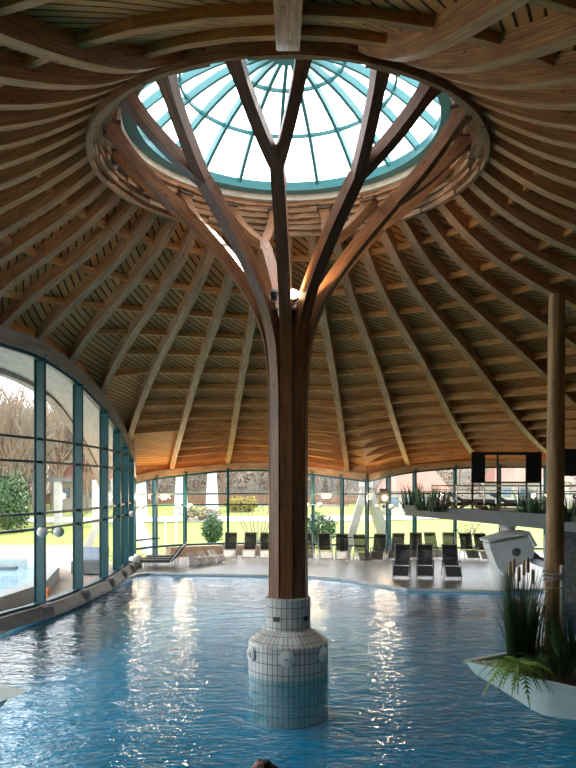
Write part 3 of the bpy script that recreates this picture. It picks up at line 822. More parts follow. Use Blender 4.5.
for i, (px, d, z, lab) in enumerate(((133.5, 31.6, .1, 'white round stool at the corner of the curb and the deck'), (137, 32.6, .1, 'white round stool behind another beside the sunbeds'))):
    p = at(px, 500, d); b = MB(); b.lathe([(.0, .1), (.2, .1), (.26, .3), (.24, .5), (.12, .6), (0, .61)], 18, (p.x, p.y, 0)); b.build('round_stool', M['concrete'], None, smooth=True, label=lab, category='stool', group='white stools in the corner')

# ------------------------------------------------------------------ white spout column at the deck edge
sp0 = on(500, 588.5, .1)
spd = sp0.y-YC
o = empty('water_spout', sp0, 'white concrete spout column with a slanting hood and round hole at the pool edge', 'water spout')
b = MB(); b.lathe([(.58, .1), (.40, .22), (.32, .5), (.34, 1.1), (.42, 1.35), (0, 1.35)], 28, (sp0.x, sp0.y, 0)); b.build('pillar', M['concrete'], o, smooth=True)
dq = spd
pr = [at(486, 543, dq), at(525, 536, dq), at(530, 546, dq), at(529, 556, dq), at(512, 566, dq), at(500, 574, dq), at(494, 566, dq), at(487, 548, dq)]
b = MB(); th = Vector((0, .9, 0)); q0 = [p-th/2 for p in pr]; q1 = [p+th/2 for p in pr]
b.quad(q0); b.quad(q1[::-1])
for i in range(len(pr)): j = (i+1) % len(pr); b.quad([q0[i], q1[i], q1[j], q0[j]])
hood = b.build('hood', M['concrete'], o)
c = at(512, 551, dq)-th/2; b = MB(); b.tube([c+Vector((0, -.02, 0)), c+Vector((0, .05, 0))], .14, 18); b.build('round_hole', M['grey_concrete'], hood)
b = MB(); b.sweep([at(484, 542, dq)+Vector((0, 0, .06)), at(505, 535.5, dq)+Vector((0, 0, .06)), at(524, 533.5, dq)+Vector((0, 0, .06)), at(531, 545, dq)], 1.1, .1, side=Vector((0, 1, 0))); b.build('cap', M['concrete'], hood)
b = MB(); b.sweep([at(524, 548, dq+.2), at(536, 560, dq), at(552, 566, dq-.5)], .5, .22); b.build('chute', M['concrete'], o)

# ------------------------------------------------------------------ gallery on the right
g0, g1, g2, g3 = (5.35, 18.6), (8.0, 8.4), (8.9, 3.5), (9.6, -3)
SZ = H-1.08
edge = crom([g0, (6.6, 13.7), g1, g2, g3], 5)
gal = empty('gallery', (12, 10, SZ-.3), 'raised gallery with a pointed grey concrete parapet over the deck', 'gallery')
top = [Vector((x, y, SZ)) for x, y in edge]+[Vector((16, -3, SZ)), Vector((16.8, 12, SZ)), Vector((13, 18.5, SZ)), Vector((8, 19.6, SZ))]
b = MB(); b.quad(top); b.quad([p-Vector((0, 0, .3)) for p in top][::-1])
for i in range(len(top)): j = (i+1) % len(top); b.quad([top[i], top[i]-Vector((0, 0, .3)), top[j]-Vector((0, 0, .3)), top[j]])
b.build('slab', M['grey_concrete'], gal)
b = MB(); b.sweep([Vector((x, y, SZ+.02)) for x, y in edge], .16, .30); b.build('parapet', M['grey_concrete'], gal)
for (px, d) in ((500.5, 30),):
    p = at(px, 500, d); b = MB(); b.lathe([(.30, .1), (.30, SZ-.7), (.55, SZ-.3)], 24, (p.x+.3, p.y, 0)); b.build('support_pillar', M['concrete'], gal)
# railing
rl = empty('gallery_railing', (edge[4][0], edge[4][1], SZ), 'steel railing with glass infill along the gallery edge', 'railing')
def inn(i, o):
    a = edge[max(i-1, 0)]; c = edge[min(i+1, len(edge)-1)]; t = Vector((c[0]-a[0], c[1]-a[1])).normalized(); n = Vector((-t.y, t.x)); return Vector((edge[i][0]+n.x*o, edge[i][1]+n.y*o, 0))
rp = [inn(i, .55)+Vector((0, 0, SZ)) for i in range(2, len(edge))]
for z in (1.05, .88, .25): b = MB(); b.tube([p+Vector((0, 0, z)) for p in rp], .028 if z > 1 else .016, 8); b.build('rail', M['steel'], rl)
for i in range(0, len(rp), 2): b = MB(); b.tube([rp[i], rp[i]+Vector((0, 0, 1.05))], .03, 8); b.build('post', M['steel'], rl)
b = MB()
for i in range(len(rp)-1): b.quad([rp[i]+Vector((0, 0, .28)), rp[i+1]+Vector((0, 0, .28)), rp[i+1]+Vector((0, 0, .86)), rp[i]+Vector((0, 0, .86))])
b.build('pane', M['glass'], rl)
# black framed screen
D = 28.0
def scr(x0, x1, y0, y1, name, root, th=.06, dd=0):
    a = at(x0, y0, D); c = at(x1, y1, D); b = MB(); b.box(((a.x+c.x)/2, a.y+dd, (a.z+c.z)/2), (abs(c.x-a.x), th, abs(a.z-c.z))); return b.build(name, M['black'], root)
bs = at(505, 500, D)
sr = empty('black_screen', (bs.x, bs.y, SZ), 'black framed folding screen standing on the gallery behind the railing', 'screen')
scr(471.5, 485, 453, 483, 'solid_panel', sr); scr(527, 541, 453, 483, 'solid_panel', sr)
scr(471.5, 541, 452, 455, 'top_rail', sr, .1); scr(484, 528, 481.5, 483, 'cross_rail', sr, .05)
for x in (472.3, 497.5, 526.5, 540.5): scr(x-.8, x+.8, 453, 513.3, 'post', sr, .08)
b = MB(); c = at(600, 500, 21); 
s2 = empty('black_screen', (c.x, c.y, SZ), 'black screen panel seen beyond the log pole', 'screen'); D = 21.0
scr(560, 640, 451, 476, 'solid_panel', s2); scr(560, 640, 449, 452, 'top_rail', s2, .1)
for x in (562, 639): scr(x-1.2, x+1.2, 450, 522, 'post', s2, .08)
# padded loungers on the gallery
def pad(p, rz, label):
    o = empty('padded_lounger', (0, 0, 0)); b = MB()
    b.box((0, 0, .3), (.7, 1.9, .1)); 
    for x in (-.3, .3):
        for y in (-.8, .8): b.box((x, y, .13), (.05, .05, .26))
    b.build('frame', M['black'], o)
    b = MB(); b.box((0, -.3, .42), (.68, 1.3, .14)); b.box((0, .62, .58), (.68, .7, .14), rx=.5); b.build('mattress', M['blue_pad'], o)
    o.location = p; o.rotation_euler = (0, 0, rz); tag(o, label, 'lounger', 'padded loungers on the gallery')
pad((7.6, 15.6, SZ), 1.35, 'grey-blue padded lounger on the gallery nearest its pointed tip'); pad((8.9, 13.9, SZ), 1.35, 'grey-blue padded lounger on the gallery behind the black screen')
pad((10.1, 8.6, SZ), 1.2, 'grey-blue padded lounger on the gallery beyond the log pole')

# ------------------------------------------------------------------ plants
def blades(mb, c, n, h, spread, w, lean=.35, seed=0, droop=0):
    rr_ = random.Random(seed)
    for i in range(n):
        a = rr_.uniform(0, 2*PI); r = spread*math.sqrt(rr_.random()); hh = h*rr_.uniform(.55, 1.05)
        p0 = Vector(c)+Vector((math.cos(a)*r, math.sin(a)*r, 0)); out = Vector((math.cos(a), math.sin(a), 0))*lean*hh*rr_.uniform(.2, 1)
        sd = Vector((-math.sin(a+1), math.cos(a+1), 0)); ww = w*rr_.uniform(.6, 1.2)
        P = [p0+out*t*t+Vector((0, 0, hh*(t-droop*t*t*t))) for t in (0, .35, .7, 1)]
        W_ = [ww, ww, ww*.7, ww*.08]
        for k in range(3): mb.quad([P[k]-sd*W_[k]/2, P[k]+sd*W_[k]/2, P[k+1]+sd*W_[k+1]/2, P[k+1]-sd*W_[k+1]/2])
def leafball(mb, c, r, n, size, seed=0, solid=.55):
    rr_ = random.Random(seed)
    for i in range(n):
        v = Vector((rr_.gauss(0, 1), rr_.gauss(0, 1), rr_.gauss(0, 1))).normalized()
        k = rr_.uniform(solid, 1)*(1+.15*math.sin(5*v.x+seed)*math.cos(4*v.z))
        p = Vector(c)+Vector((v.x*r[0], v.y*r[1], v.z*r[2]))*k
        a = Vector((rr_.gauss(0, 1), rr_.gauss(0, 1), rr_.gauss(0, 1))).normalized(); b_ = a.cross(v).normalized(); s = size*rr_.uniform(.6, 1.3)
        mb.quad([p-a*s-b_*s*.4, p+a*s-b_*s*.2, p+a*s*.8+b_*s*.4, p-a*s+b_*s*.3])
def fern(name, c, n, length, label, up=.6, mat='fern', seed=1, arc=(0, 6.28), parent=None):
    rr_ = random.Random(seed); b = MB()
    for i in range(n):
        a = rr_.uniform(*arc); L_ = length*rr_.uniform(.6, 1.1); dirv = Vector((math.cos(a), math.sin(a), 0)); sd = Vector((-math.sin(a), math.cos(a), 0)); u = up*rr_.uniform(.5, 1.2)
        prevp = None
        for k in range(15):
            t = k/14; p = Vector(c)+dirv*L_*t+Vector((0, 0, L_*(u*t-1.25*t*t*(.6+u*.5))))
            wl_ = L_*.24*math.sin(PI*min(1, t*1.05+.04))**.7*(1-t*.55)
            if prevp is not None:
                dd_ = (p-prevp)
                b.quad([prevp-sd*.006, prevp+sd*.006, p+sd*.006, p-sd*.006])
                for s in (-1, 1):
                    tip = p+sd*s*wl_+dd_*.8-Vector((0, 0, wl_*.25))
                    b.quad([p-dd_*.42, tip, p+dd_*.42])
            prevp = p
    o = b.build(name, M[mat], parent)
    if label: tag(o, label, 'plant')
    return o

# foreground planter: boat-shaped, mint side
PZ = H-2.62
rim = [at(461, 660.5, F*2.62/175.5), at(500, 669, F*2.62/184), at(540, 680, F*2.62/195), at(576, 688.5, F*2.62/203.5), at(640, 704, F*2.62/219)]
rimb = [at(461, 660.5, F*2.62/175.5), at(478, 657, F*2.62/172), at(515, 650, F*2.62/165), at(560, 640, F*2.62/155), at(620, 630, F*2.62/145)]
pt = empty('foreground_planter', rim[0], 'pale mint boat-shaped planter jutting over the water with reeds and a log pole', 'planter')
n = 5
rimc = crom([tuple(p) for p in rim], 4); rbc = crom([tuple(p) for p in rimb], 4)
b = MB(); bi = MB(); sl = MB(); sn = MB(); low = []
m = len(rimc)
cenp = Vector((4.6, rim[2].y+1.0, PZ-.95))
lowf = []; lowb = []
for i in range(m):
    f_ = Vector(rimc[i]); k_ = Vector(rbc[i]); t = i/(m-1); dep = .03+.52*min(1, t*2.1)**.8
    mid = (f_+k_)/2
    lowf.append(Vector((f_.x*.72+mid.x*.28+.10, f_.y*.72+mid.y*.28, PZ-dep))); lowb.append(Vector((k_.x*.75+mid.x*.25+.1, k_.y*.75+mid.y*.25, PZ-dep)))
for i in range(m-1):
    f0, f1, k0, k1 = Vector(rimc[i]), Vector(rimc[i+1]), Vector(rbc[i]), Vector(rbc[i+1])
    b.quad([lowf[i], lowf[i+1], f1, f0]); b.quad([lowb[i+1], lowb[i], k0, k1]); b.quad([lowf[i+1], lowf[i], lowb[i], lowb[i+1]])
    # rim tops, .1 wide
    def ins(p, q): 
        v = (q-p); L_ = v.length
        return p+v*min(.5, .10/max(L_, .001))
    a0, a1, c0, c1 = ins(f0, k0), ins(f1, k1), ins(k0, f0), ins(k1, f1)
    b.quad([f0, f1, a1, a0]); b.quad([k1, k0, c0, c1])
    dz = Vector((0, 0, .05)); b.quad([a0, a1, a1-dz, a0-dz]); b.quad([c1, c0, c0-dz, c1-dz])
    (sn if i < 6 else sl).quad([a0-dz, a1-dz, c1-dz, c0-dz])
b.quad([lowf[-1], lowb[-1], Vector(rbc[-1]), Vector(rimc[-1])])
b.build('trough', M['mint'], pt, smooth=True).data.set_sharp_from_angle(angle=R(30)); sn.build('gravel_bed', M['sand'], pt); sl.build('soil_bed', M['soil'], pt)
# link to the gallery wall off to the side
b = MB(); b.sweep([(lowf[-1]+lowb[-1])/2+Vector((.6, .1, .1)), Vector((8.0, lowf[-1].y-.2, .6)), Vector((10.5, lowf[-1].y-.6, .5))], .9, .3); b.build('supporting_arm', M['mint'], pt)
b = MB(); b.lathe([(.5, -.9), (.5, .6), (0, .6)], 20, (9.6, lowf[-1].y-.4, 0)); b.build('footing', M['concrete'], pt)
# pebbles on the gravel
rp_ = random.Random(3)
for i in range(26):
    t = rp_.uniform(.12, .42); k = t*(m-1); i0 = int(k); f0 = Vector(rimc[i0]); k0 = Vector(rbc[i0]); q = f0.lerp(k0, rp_.uniform(.25, .8)); s = rp_.uniform(.02, .045)
    b = MB(); b.ball(q+Vector((0, 0, -.045+s*.4)), s, 8, (1.2, .9, .6)); b.build('pebble', M['sand'], pt)
# the log pole
pbz = at(554, 652, 11.1); ptz = at(557, 295, 11.3)
lp = empty('log_pole', (pbz.x, pbz.y, PZ-.05), 'tall round log pole rising from the foreground planter', 'pole')
b = MB(); A = Vector((pbz.x, pbz.y, PZ-.05)); Bt = ptz
b.tube([A, A.lerp(Bt, .3), A.lerp(Bt, .6), A.lerp(Bt, .97), Bt], [.140, .135, .133, .128, .115], 24); b.build('trunk', M['log'], lp, smooth=False)
b = MB()
for k, yy in enumerate((572, 575.5, 579, 588)):
    cc = at(553.5, yy, 11.0); pts = [cc+Vector((.15*math.cos(a), .15*math.sin(a), .02*math.sin(a+k))) for a in [2*PI*i/20 for i in range(21)]]; b.tube(pts, .012, 6, cap=False)
b.build('rope_binding', M['rope'], lp)
c = at(568.5, 309, 11.3); b = MB(); b.tube([c+Vector((-.12, 0, 0)), c+Vector((0, 0, .02))], .02, 8); b.ball(c, .035, 10); b.tube([c, c+Vector((0, 0, -.09))], .012, 6); b.build('hook', M['white_metal'], lp)
for (px, y0, y1, d, lab) in ((545.5, 537, 640, 11.5, 'thin white tube beside the log pole'), (562, 567, 645, 10.9, 'steel tube post right of the log pole')):
    a = at(px, y0, d); b = MB(); b.tube([Vector((a.x, a.y, PZ-.05)), a], .028 if px < 550 else .035, 10); b.ball(a, .036, 8); b.build('tube_post', M['white_metal'], None, label=lab, category='post')
# reed clump
rc = Vector((at(520, 650, 11.0).x, at(520, 650, 11.0).y, PZ-.06))
rd = empty('reed_clump', rc, 'tall dark green reeds with brown cattails in the foreground planter', 'plant')
b = MB(); blades(b, rc, 170, 1.50, .20, .022, .16, 5); blades(b, rc+Vector((.18, 0, 0)), 60, 1.2, .2, .02, .3, 8); blades(b, rc, 22, 1.3, .18, .016, .55, 9); b.build('leaf_blades', M['reed'], rd)
for i, (px, yt) in enumerate(((510, 561), (514, 558), (519, 566), (524, 560), (528, 557), (533, 569))):
    tpt = at(px, yt, 11.0+.05*(i % 3)); b = MB(); b.tube([rc+Vector((-.06+.02*i, 0, 0)), tpt-Vector((0, 0, .2))], .006, 5); s_ = b.build('stalk', M['reed'], rd)
    b = MB(); b.tube([tpt-Vector((0, 0, .24)), tpt-Vector((0, 0, .22)), tpt-Vector((0, 0, .03)), tpt], [.01, .028, .026, .008], 8); b.build('cattail', M['cattail'], s_)
fc = at(519, 662, 10.0)
fern('fern', Vector((fc.x, fc.y, PZ+.10)), 40, .58, 'bright green fern drooping over the mint planter rim', .9, 'fern', 4)
fern('fern', Vector((at(535, 655, 10.6).x, at(535, 655, 10.6).y, PZ+.05)), 18, .5, 'darker fern between the reeds and the log pole', .8, 'reed', 6)
fp = at(574, 640, 10.7)
gr = Vector((fp.x, fp.y, PZ-.06)); b = MB(); blades(b, gr, 150, 1.05, .3, .02, .5, 21, .1); tag(b.build('grass_clump', M['reed'], None), 'dark grass clump in the planter right of the log pole', 'plant')
gr = Vector((at(563, 662, 10.1).x, at(563, 662, 10.1).y, PZ-.06)); b = MB(); blades(b, gr, 90, .5, .24, .016, .9, 22, .3); tag(b.build('grass_clump', M['reed'], None), 'low drooping grass at the foot of the log pole', 'plant')
# second planter tip, lower left
tl = F*2.9/205; tip = at(31, 690, tl); PZ2 = tip.z
q = empty('side_planter', tip, 'white pointed planter tip jutting in above the water at lower left', 'planter')
A_ = [tip, at(0, 686, F*2.9/201), at(-120, 672, F*2.9/187), at(-150, 740, F*2.9/255), at(0, 702, F*2.9/217)]
b = MB(); b.quad(A_); lo = [A_[0]+Vector((-.25, 0, -.05)), A_[1]+Vector((-.2, 0, -.3)), A_[2]+Vector((-.2, 0, -.45)), A_[3]+Vector((-.2, 0, -.45)), A_[4]+Vector((-.2, .1, -.3))]
b.quad(lo[::-1])
for i in range(5): j = (i+1) % 5; b.quad([A_[i], lo[i], lo[j], A_[j]])
b.build('trough', M['mint'], q)
b = MB(); b.box(((lo[2].x+lo[3].x)/2-1.1, (lo[2].y+lo[3].y)/2, .3), (2.6, .8, 1.0)); b.build('supporting_arm', M['mint'], q)
# gallery greenery
for i, (px, d, hh, nn, lab) in enumerate(((410, 33.0, 1.35, 60, 'dark grass clump at the pointed tip of the gallery'), (424, 30.8, 1.1, 70, 'dark leafy clump second from the gallery tip'), (437, 29.2, 1.0, 70, 'dark leafy clump on the gallery left of the driftwood'), (527, 25.0, 1.1, 80, 'upright dark grass on the gallery before the black screen'), (537, 24, .9, 60, 'dark grass on the gallery just left of the log pole'), (566, 21.3, 1.0, 70, 'dark grass on the gallery beyond the log pole'))):
    p = at(px, 500, d); p = Vector((p.x+.08, p.y, SZ)); b = MB(); blades(b, p, nn, hh, .38, .05, .35, 40+i); blades(b, p, nn//2, hh*.6, .5, .06, .9, 60+i, .5); tag(b.build('gallery_plant', M['reed'], None), lab, 'plant')
for i, (px, d) in enumerate(((456, 28.8), (487, 26.6))):
    p = at(px, 500, d); p = Vector((p.x+.1, p.y, SZ+.12)); b = MB(); rr_ = random.Random(70+i)
    for k in range(10):
        a = rr_.uniform(-.9, .9); L_ = rr_.uniform(.6, 1.2); s = rr_.choice((-1, 1)); q1 = p+Vector((s*L_*.5, -.1+rr_.uniform(-.1, .1), .25+.15*math.sin(a*3))); q2 = p+Vector((s*L_, rr_.uniform(-.2, .1), .1+.3*rr_.random()))
        b.tube([p, q1, q2], [.035, .025, .01], 5)
    tag(b.build('driftwood', M['branch'], None), 'bare brown driftwood on the gallery edge, ' + ('the piece nearer the pointed tip' if i == 0 else 'the piece above the white spout'), 'driftwood', 'driftwood on the gallery edge')
# rough stone wall under the gallery beyond the pole
c = at(585, 560, 23); b = MB(); b.box((c.x+.4, c.y, SZ/2-.12), (2.6, .6, SZ-.3)); b.build('stone_wall', M['stone'], None, label='rough grey stone wall under the gallery beyond the log pole', category='wall')

# ------------------------------------------------------------------ swimmer
def skinned(name, verts, edges, radii, mat, parent, root=0, sub=2):
    me = bpy.data.meshes.new(name); me.from_pydata([Vector(v) for v in verts], edges, []); o = bpy.data.objects.new(name, me); COL.objects.link(o); o.parent = parent
    me.materials.append(mat)
    sk = o.modifiers.new('Skin', 'SKIN'); sk.use_smooth_shade = True
    ly = me.skin_vertices[0] if me.skin_vertices else None
    if ly is None:
        bpy.context.view_layer.objects.active = o; bpy.ops.mesh.customdata_skin_add(); ly = me.skin_vertices[0]
    for i, r in enumerate(radii): ly.data[i].radius = (r if hasattr(r, '__len__') else (r, r)); ly.data[i].use_root = (i == root)
    sb_ = o.modifiers.new('Sub', 'SUBSURF'); sb_.levels = sub; sb_.render_levels = sub
    return o
hp = at(260, 766, 9.35); hp.z = .07
sw = empty('swimmer', hp, 'person floating on their back in dark swimwear, dark-haired head at the bottom edge', 'person')
sw.rotation_euler = (0, 0, R(118))
# local frame: +y from head to feet, face up
V_ = [(0, .62, -.10), (0, .45, -.11), (0, .28, -.10), (0, .15, -.06), (0, .04, -.02), (0, -.05, 0), (0, -.12, 0),
      (.17, .23, -.09), (.29, .46, -.13), (.33, .68, -.12), (.34, .76, -.11), (-.17, .23, -.09), (-.29, .46, -.13), (-.34, .68, -.12), (-.35, .76, -.11),
      (.10, .70, -.11), (.14, 1.10, -.14), (.13, 1.50, -.22), (.13, 1.56, -.17), (-.10, .70, -.11), (-.16, 1.10, -.16), (-.2, 1.50, -.22), (-.2, 1.56, -.17), (0, .0, .06)]
E_ = [(0, 1), (1, 2), (2, 3), (3, 4), (4, 5), (5, 6), (2, 7), (7, 8), (8, 9), (9, 10), (2, 11), (11, 12), (12, 13), (13, 14), (0, 15), (15, 16), (16, 17), (17, 18), (0, 19), (19, 20), (20, 21), (21, 22)]
V_ = V_[:23]
Rd = [(.15, .11), (.125, .095), (.14, .10), (.055, .055), (.07, .085), (.085, .10), (.06, .07), .055, .042, .032, (.04, .018), .055, .042, .032, (.04, .018), .085, .06, .045, .03, .085, .06, .045, .03]
skinned('body', V_, E_, Rd, M['skin'], sw)
def lpart(name, fn, mat):
    b = MB(); fn(b)
    off = world_of(sw); b.v = [v+off for v in b.v]; return b.build(name, mat, sw, smooth=True)
lpart('hair', lambda b: (b.ball((0, -.08, -.015), .108, 16, (.86, .95, .95)), b.tube([(0, -.13, -.03), (.03, -.2, -.05), (.02, -.28, -.06)], [.07, .05, .01], 8)), M['hair'])
lpart('face', lambda b: (b.ball((0, -.005, .045), .075, 16, (.82, 1.05, .62)), b.ball((0, .01, .098), .016, 8, (.8, 1.4, 1.1))), M['skin'])
lpart('eyes', lambda b: (b.ball((.028, -.03, .085), .011, 8), b.ball((-.028, -.03, .085), .011, 8)), M['hair'])
lpart('mouth', lambda b: b.ball((0, .043, .083), .018, 8, (1.1, .4, .3)), plain('lip', (.5, .18, .15), .4))
lpart('swimsuit', lambda b: b.tube([(0, .2, -.095), (0, .3, -.10), (0, .45, -.11), (0, .62, -.10), (0, .74, -.11)], [.08, .150, .135, .165, .11], 16), M['suit'])
for s in (1, -1):
    hx, hy = (.34, .76) if s == 1 else (-.35, .76)
    def fingers(b, s=s, hx=hx, hy=hy):
        for k, (dx_, L_) in enumerate(((-.028, .07), (-.009, .08), (.010, .075), (.028, .06))): b.tube([(hx-s*dx_, hy, -.11), (hx-s*dx_*1.2, hy+.03+L_*.5, -.10), (hx-s*dx_*1.3, hy+.03+L_, -.115)], [.011, .010, .006], 6)
        b.tube([(hx-s*.03, hy-.03, -.11), (hx-s*.06, hy, -.10), (hx-s*.075, hy+.03, -.105)], [.013, .011, .007], 6)
    lpart('fingers', fingers, M['skin'])

# ------------------------------------------------------------------ outside: ground
def gz(x, y):
    d = y-YC
    side = max(0, min(1, (-x-4)/8))
    z = 0 if d < 46 else (d-46)*.055
    if d > 66: z += (d-66)*.03
    if d > 78: z += (d-78)*.14
    return -.02+z*(1-.0*side)
gm = MB(); hm = MB()
for i in range(240):
    a0, a1 = 2*PI*i/240, 2*PI*(i+1)/240
    R0, R1 = rmax(a0)[0]+.02, rmax(a1)[0]+.02
    for j in range(30):
        t0, t1 = (j/30)**1.5, ((j+1)/30)**1.5
        q = [pol(R0+(120-R0)*t0, a0, 0), pol(R1+(120-R1)*t0, a1, 0), pol(R1+(120-R1)*t1, a1, 0), pol(R0+(120-R0)*t1, a0, 0)]
        for v in q: v.z = gz(v.x, v.y)
        (hm if q[0].y > 57 else gm).quad(q[::-1])
gm.build('ground_lawn', M['lawn'], None, kind='structure'); hm.build('ground_woodland', M['hill'], None, kind='structure')
def strip(name, pts, wd, mat, lift, label=None):
    b = MB()
    fine = crom(pts, 8); prev = None
    for i, p in enumerate(fine):
        a = fine[max(i-1, 0)]; c = fine[min(i+1, len(fine)-1)]; t = Vector((c[0]-a[0], c[1]-a[1])).normalized(); n = Vector((-t.y, t.x))*wd/2
        row = [Vector((p[0]-n.x, p[1]-n.y, gz(p[0]-n.x, p[1]-n.y)+lift)), Vector((p[0]+n.x, p[1]+n.y, gz(p[0]+n.x, p[1]+n.y)+lift))]
        if prev: b.quad([prev[0], row[0], row[1], prev[1]])
        prev = row
    return b.build(name, mat, None, kind='structure')
strip('path', [(-60, 47), (-20, 46), (-8, 46.5), (4, 47), (20, 50), (60, 56)], 4.2, M['path'], .06)
# terrace and outdoor pool at the left
tb = MB(); tb.quad([(-9.2, -8, .03), (-40, -8, .03), (-40, 30, .03), (-13, 30, .03), (-8.2, 19.5, .03), (-7.2, 16, .03), (-7.1, 8, .03)]); tb.build('terrace', M['terrace'], None, kind='structure')
op = empty('outdoor_pool', (-16, 14, .03), 'raised outdoor pool with pale rim beyond the tall glass wall', 'pool')
P4 = [(-8.4, 4.6), (-8.0, 9.2), (-9.0, 14), (-11, 17.5), (-26, 19), (-26, 1), (-9.5, 0)]
b = MB(); inn4 = offset_loop([p for p in P4], 0)
cx_, cy_ = -16, 11
inr = [(cx_+(x-cx_)*.93, cy_+(y-cy_)*.93) for x, y in P4]
for i in range(7):
    j = (i+1) % 7
    b.quad([(P4[i][0], P4[i][1], .03), (P4[j][0], P4[j][1], .03), (P4[j][0], P4[j][1], .5), (P4[i][0], P4[i][1], .5)])
    b.quad([(P4[i][0], P4[i][1], .5), (P4[j][0], P4[j][1], .5), (inr[j][0], inr[j][1], .5), (inr[i][0], inr[i][1], .5)])
    b.quad([(inr[i][0], inr[i][1], .5), (inr[j][0], inr[j][1], .5), (inr[j][0], inr[j][1], .06), (inr[i][0], inr[i][1], .06)])
b.build('rim', M['concrete_out'], op)
b = MB(); b.quad([(x, y, .07) for x, y in inr]); b.build('basin', M['pool_out'], op)
b = MB(); b.quad([(x, y, .42) for x, y in inr]); b.build('water', M['water2'], op)
b = MB(); b.box((-17, 13.2, .50), (13, .3, .12), rz=.05); b.build('divider', M['grey_concrete'], op)
for i, (px, py, d) in enumerate(((9, 611, 22.5), (25, 606, 23.2))):
    p = at(px, py, d); b = MB(); b.box((p.x, p.y, .24), (.45, .3, .36)); tag(b.build('floor_box', M['fence'], None), 'small dark box on the terrace outside the glass, ' + ('the left one' if i == 0 else 'the right one'), 'box', 'dark boxes on the terrace')
p = at(47.5, 590, 21.5); b = MB(); b.tube([Vector((p.x, p.y, .03)), Vector((p.x, p.y, .5))], .03, 8); b.ball((p.x, p.y, .58), .09, 10); tag(b.build('marker_lamp', M['orange'], None), 'small orange lamp just outside the glass right of the nearest post', 'lamp')
p = at(90, 575, 30); b = MB()
o = empty('garden_sofa', (p.x, p.y, .03), 'dark upholstered seat on the terrace behind the teal posts', 'seat'); b.box((p.x, p.y, .35), (1.3, .9, .5)); b.build('base', M['grey_concrete'], o); b = MB(); b.box((p.x, p.y+.4, .75), (1.3, .25, .7), rx=-.2); b.build('backrest', M['blue_pad'], o)
# outer arch and soffit beside the tall glass
OA = [(-12.4, -8, 4.0), (-12.4, 0, 7.4), (-12.0, 7, 8.2), pl(0, 27.5, 4.42), pl(38, 30.5, 4.15), pl(56, 32.5, 3.75), pl(72, 35, 3.0), pl(86, 37.5, 2.0), pl(100, 40, .5), pl(108, 41.5, -1.2)]
OAc = crom(OA, 6)
b = MB(); b.sweep([Vector(p) for p in OAc], .35, .45); b.build('trim_5', M['arch'], None, kind='structure', label='weathered outer arch beyond the tall glass wall')
b = MB(); n_ = 40
def samp(C, t):
    k = t*(len(C)-1); i = min(int(k), len(C)-2); f_ = k-i; return Vector(C[i]).lerp(Vector(C[i+1]), f_)
LWs = [p for p in LWc if p[1] > -9]
OAs = OAc[:-8]
for i in range(n_):
    t0, t1 = i/n_, (i+1)/n_
    a, c, e, f_ = samp(LWs, t0), samp(LWs, t1), samp(OAs, t1), samp(OAs, t0)
    b.quad([a+Vector((0, 0, .35)), c+Vector((0, 0, .35)), e, f_], [(t0*30, 0), (t1*30, 0), (t1*30, 3), (t0*30, 3)])
sf = b.build('ceiling_overhang', M['arch'], None, kind='structure', label='boarded soffit between eave and outer arch')
# struts: inverted V of white concrete
def strut(apex, feet, label, w0=.35, w1=.75):
    o = empty('concrete_strut', (apex.x, apex.y, 0), label, 'strut', 'white inverted V struts outside the glass')
    for f_ in feet:
        b = MB(); n = 5; pts = [apex.lerp(Vector((f_.x, f_.y, -.1)), t/n) for t in range(n+1)]; b.sweep(pts, [w0+(w1-w0)*t/n for t in range(n+1)], .4); b.build('leg', M['concrete_out'], o)
    b = MB(); b.box(apex+Vector((0, 0, .05)), (.7, .5, .5)); b.build('head', M['concrete_out'], o)
strut(at(118, 484, 40.5), [at(84, 552, 40), at(152, 556, 39)], 'slanting white concrete legs outside the far end of the tall glass')
strut(at(366, 484, 40), [at(346, 548, 40), at(390, 548, 41)], 'white concrete inverted V outside the corner of the far glass walls')
# tapered pillars
for i, (px, d) in enumerate(((140, 60), (181, 60), (212, 62), (96, 56), (4, 58), (22, 58), (58, 58), (545, 60))):
    p = at(px, 500, d); z0 = gz(p.x, p.y)-.2; zt = at(px, 471, d).z if px > 110 and px < 500 else at(px, 480, d).z; b = MB(); b.sweep([(p.x, p.y, z0), (p.x, p.y, zt)], [1.15, .7] if px > 110 else [.5, .5], [1.0, .7] if px > 110 else [.5, .5], side=Vector((1, 0, 0)))
    tag(b.build('garden_pillar', M['concrete_out'], None), ['white tapered pillar behind the far left window corner', 'white tapered pillar behind the post above the flat sunbeds', 'broad white tapered pillar up behind the round evergreen bush', 'white pillar beyond the second teal post', 'grey pergola pillar at the very left edge', 'grey pergola pillar left of the nearest teal post', 'grey pergola pillar right of the nearest teal post', 'pale pillar in the garden beyond the gallery'][i], 'pillar', 'pale pillars in the garden')
# pergola beam
b = MB(); a = at(-30, 479, 58); c = at(75, 480, 58); b.sweep([a, c], .6, .3); tag(b.build('pergola_beam', M['grey_concrete'], None), 'long grey beam lying across the pergola pillars in the garden', 'beam')
# fence on the slope
o = MB(); pts = [Vector((x, 60, gz(x, 60)+.5)) for x in (-45, -30, -20, -8, 2, 12)]; o.sweep(pts, .12, 1.1); tag(o.build('fence', M['fence'], None), 'brown board fence on the slope below the bare wood', 'fence')
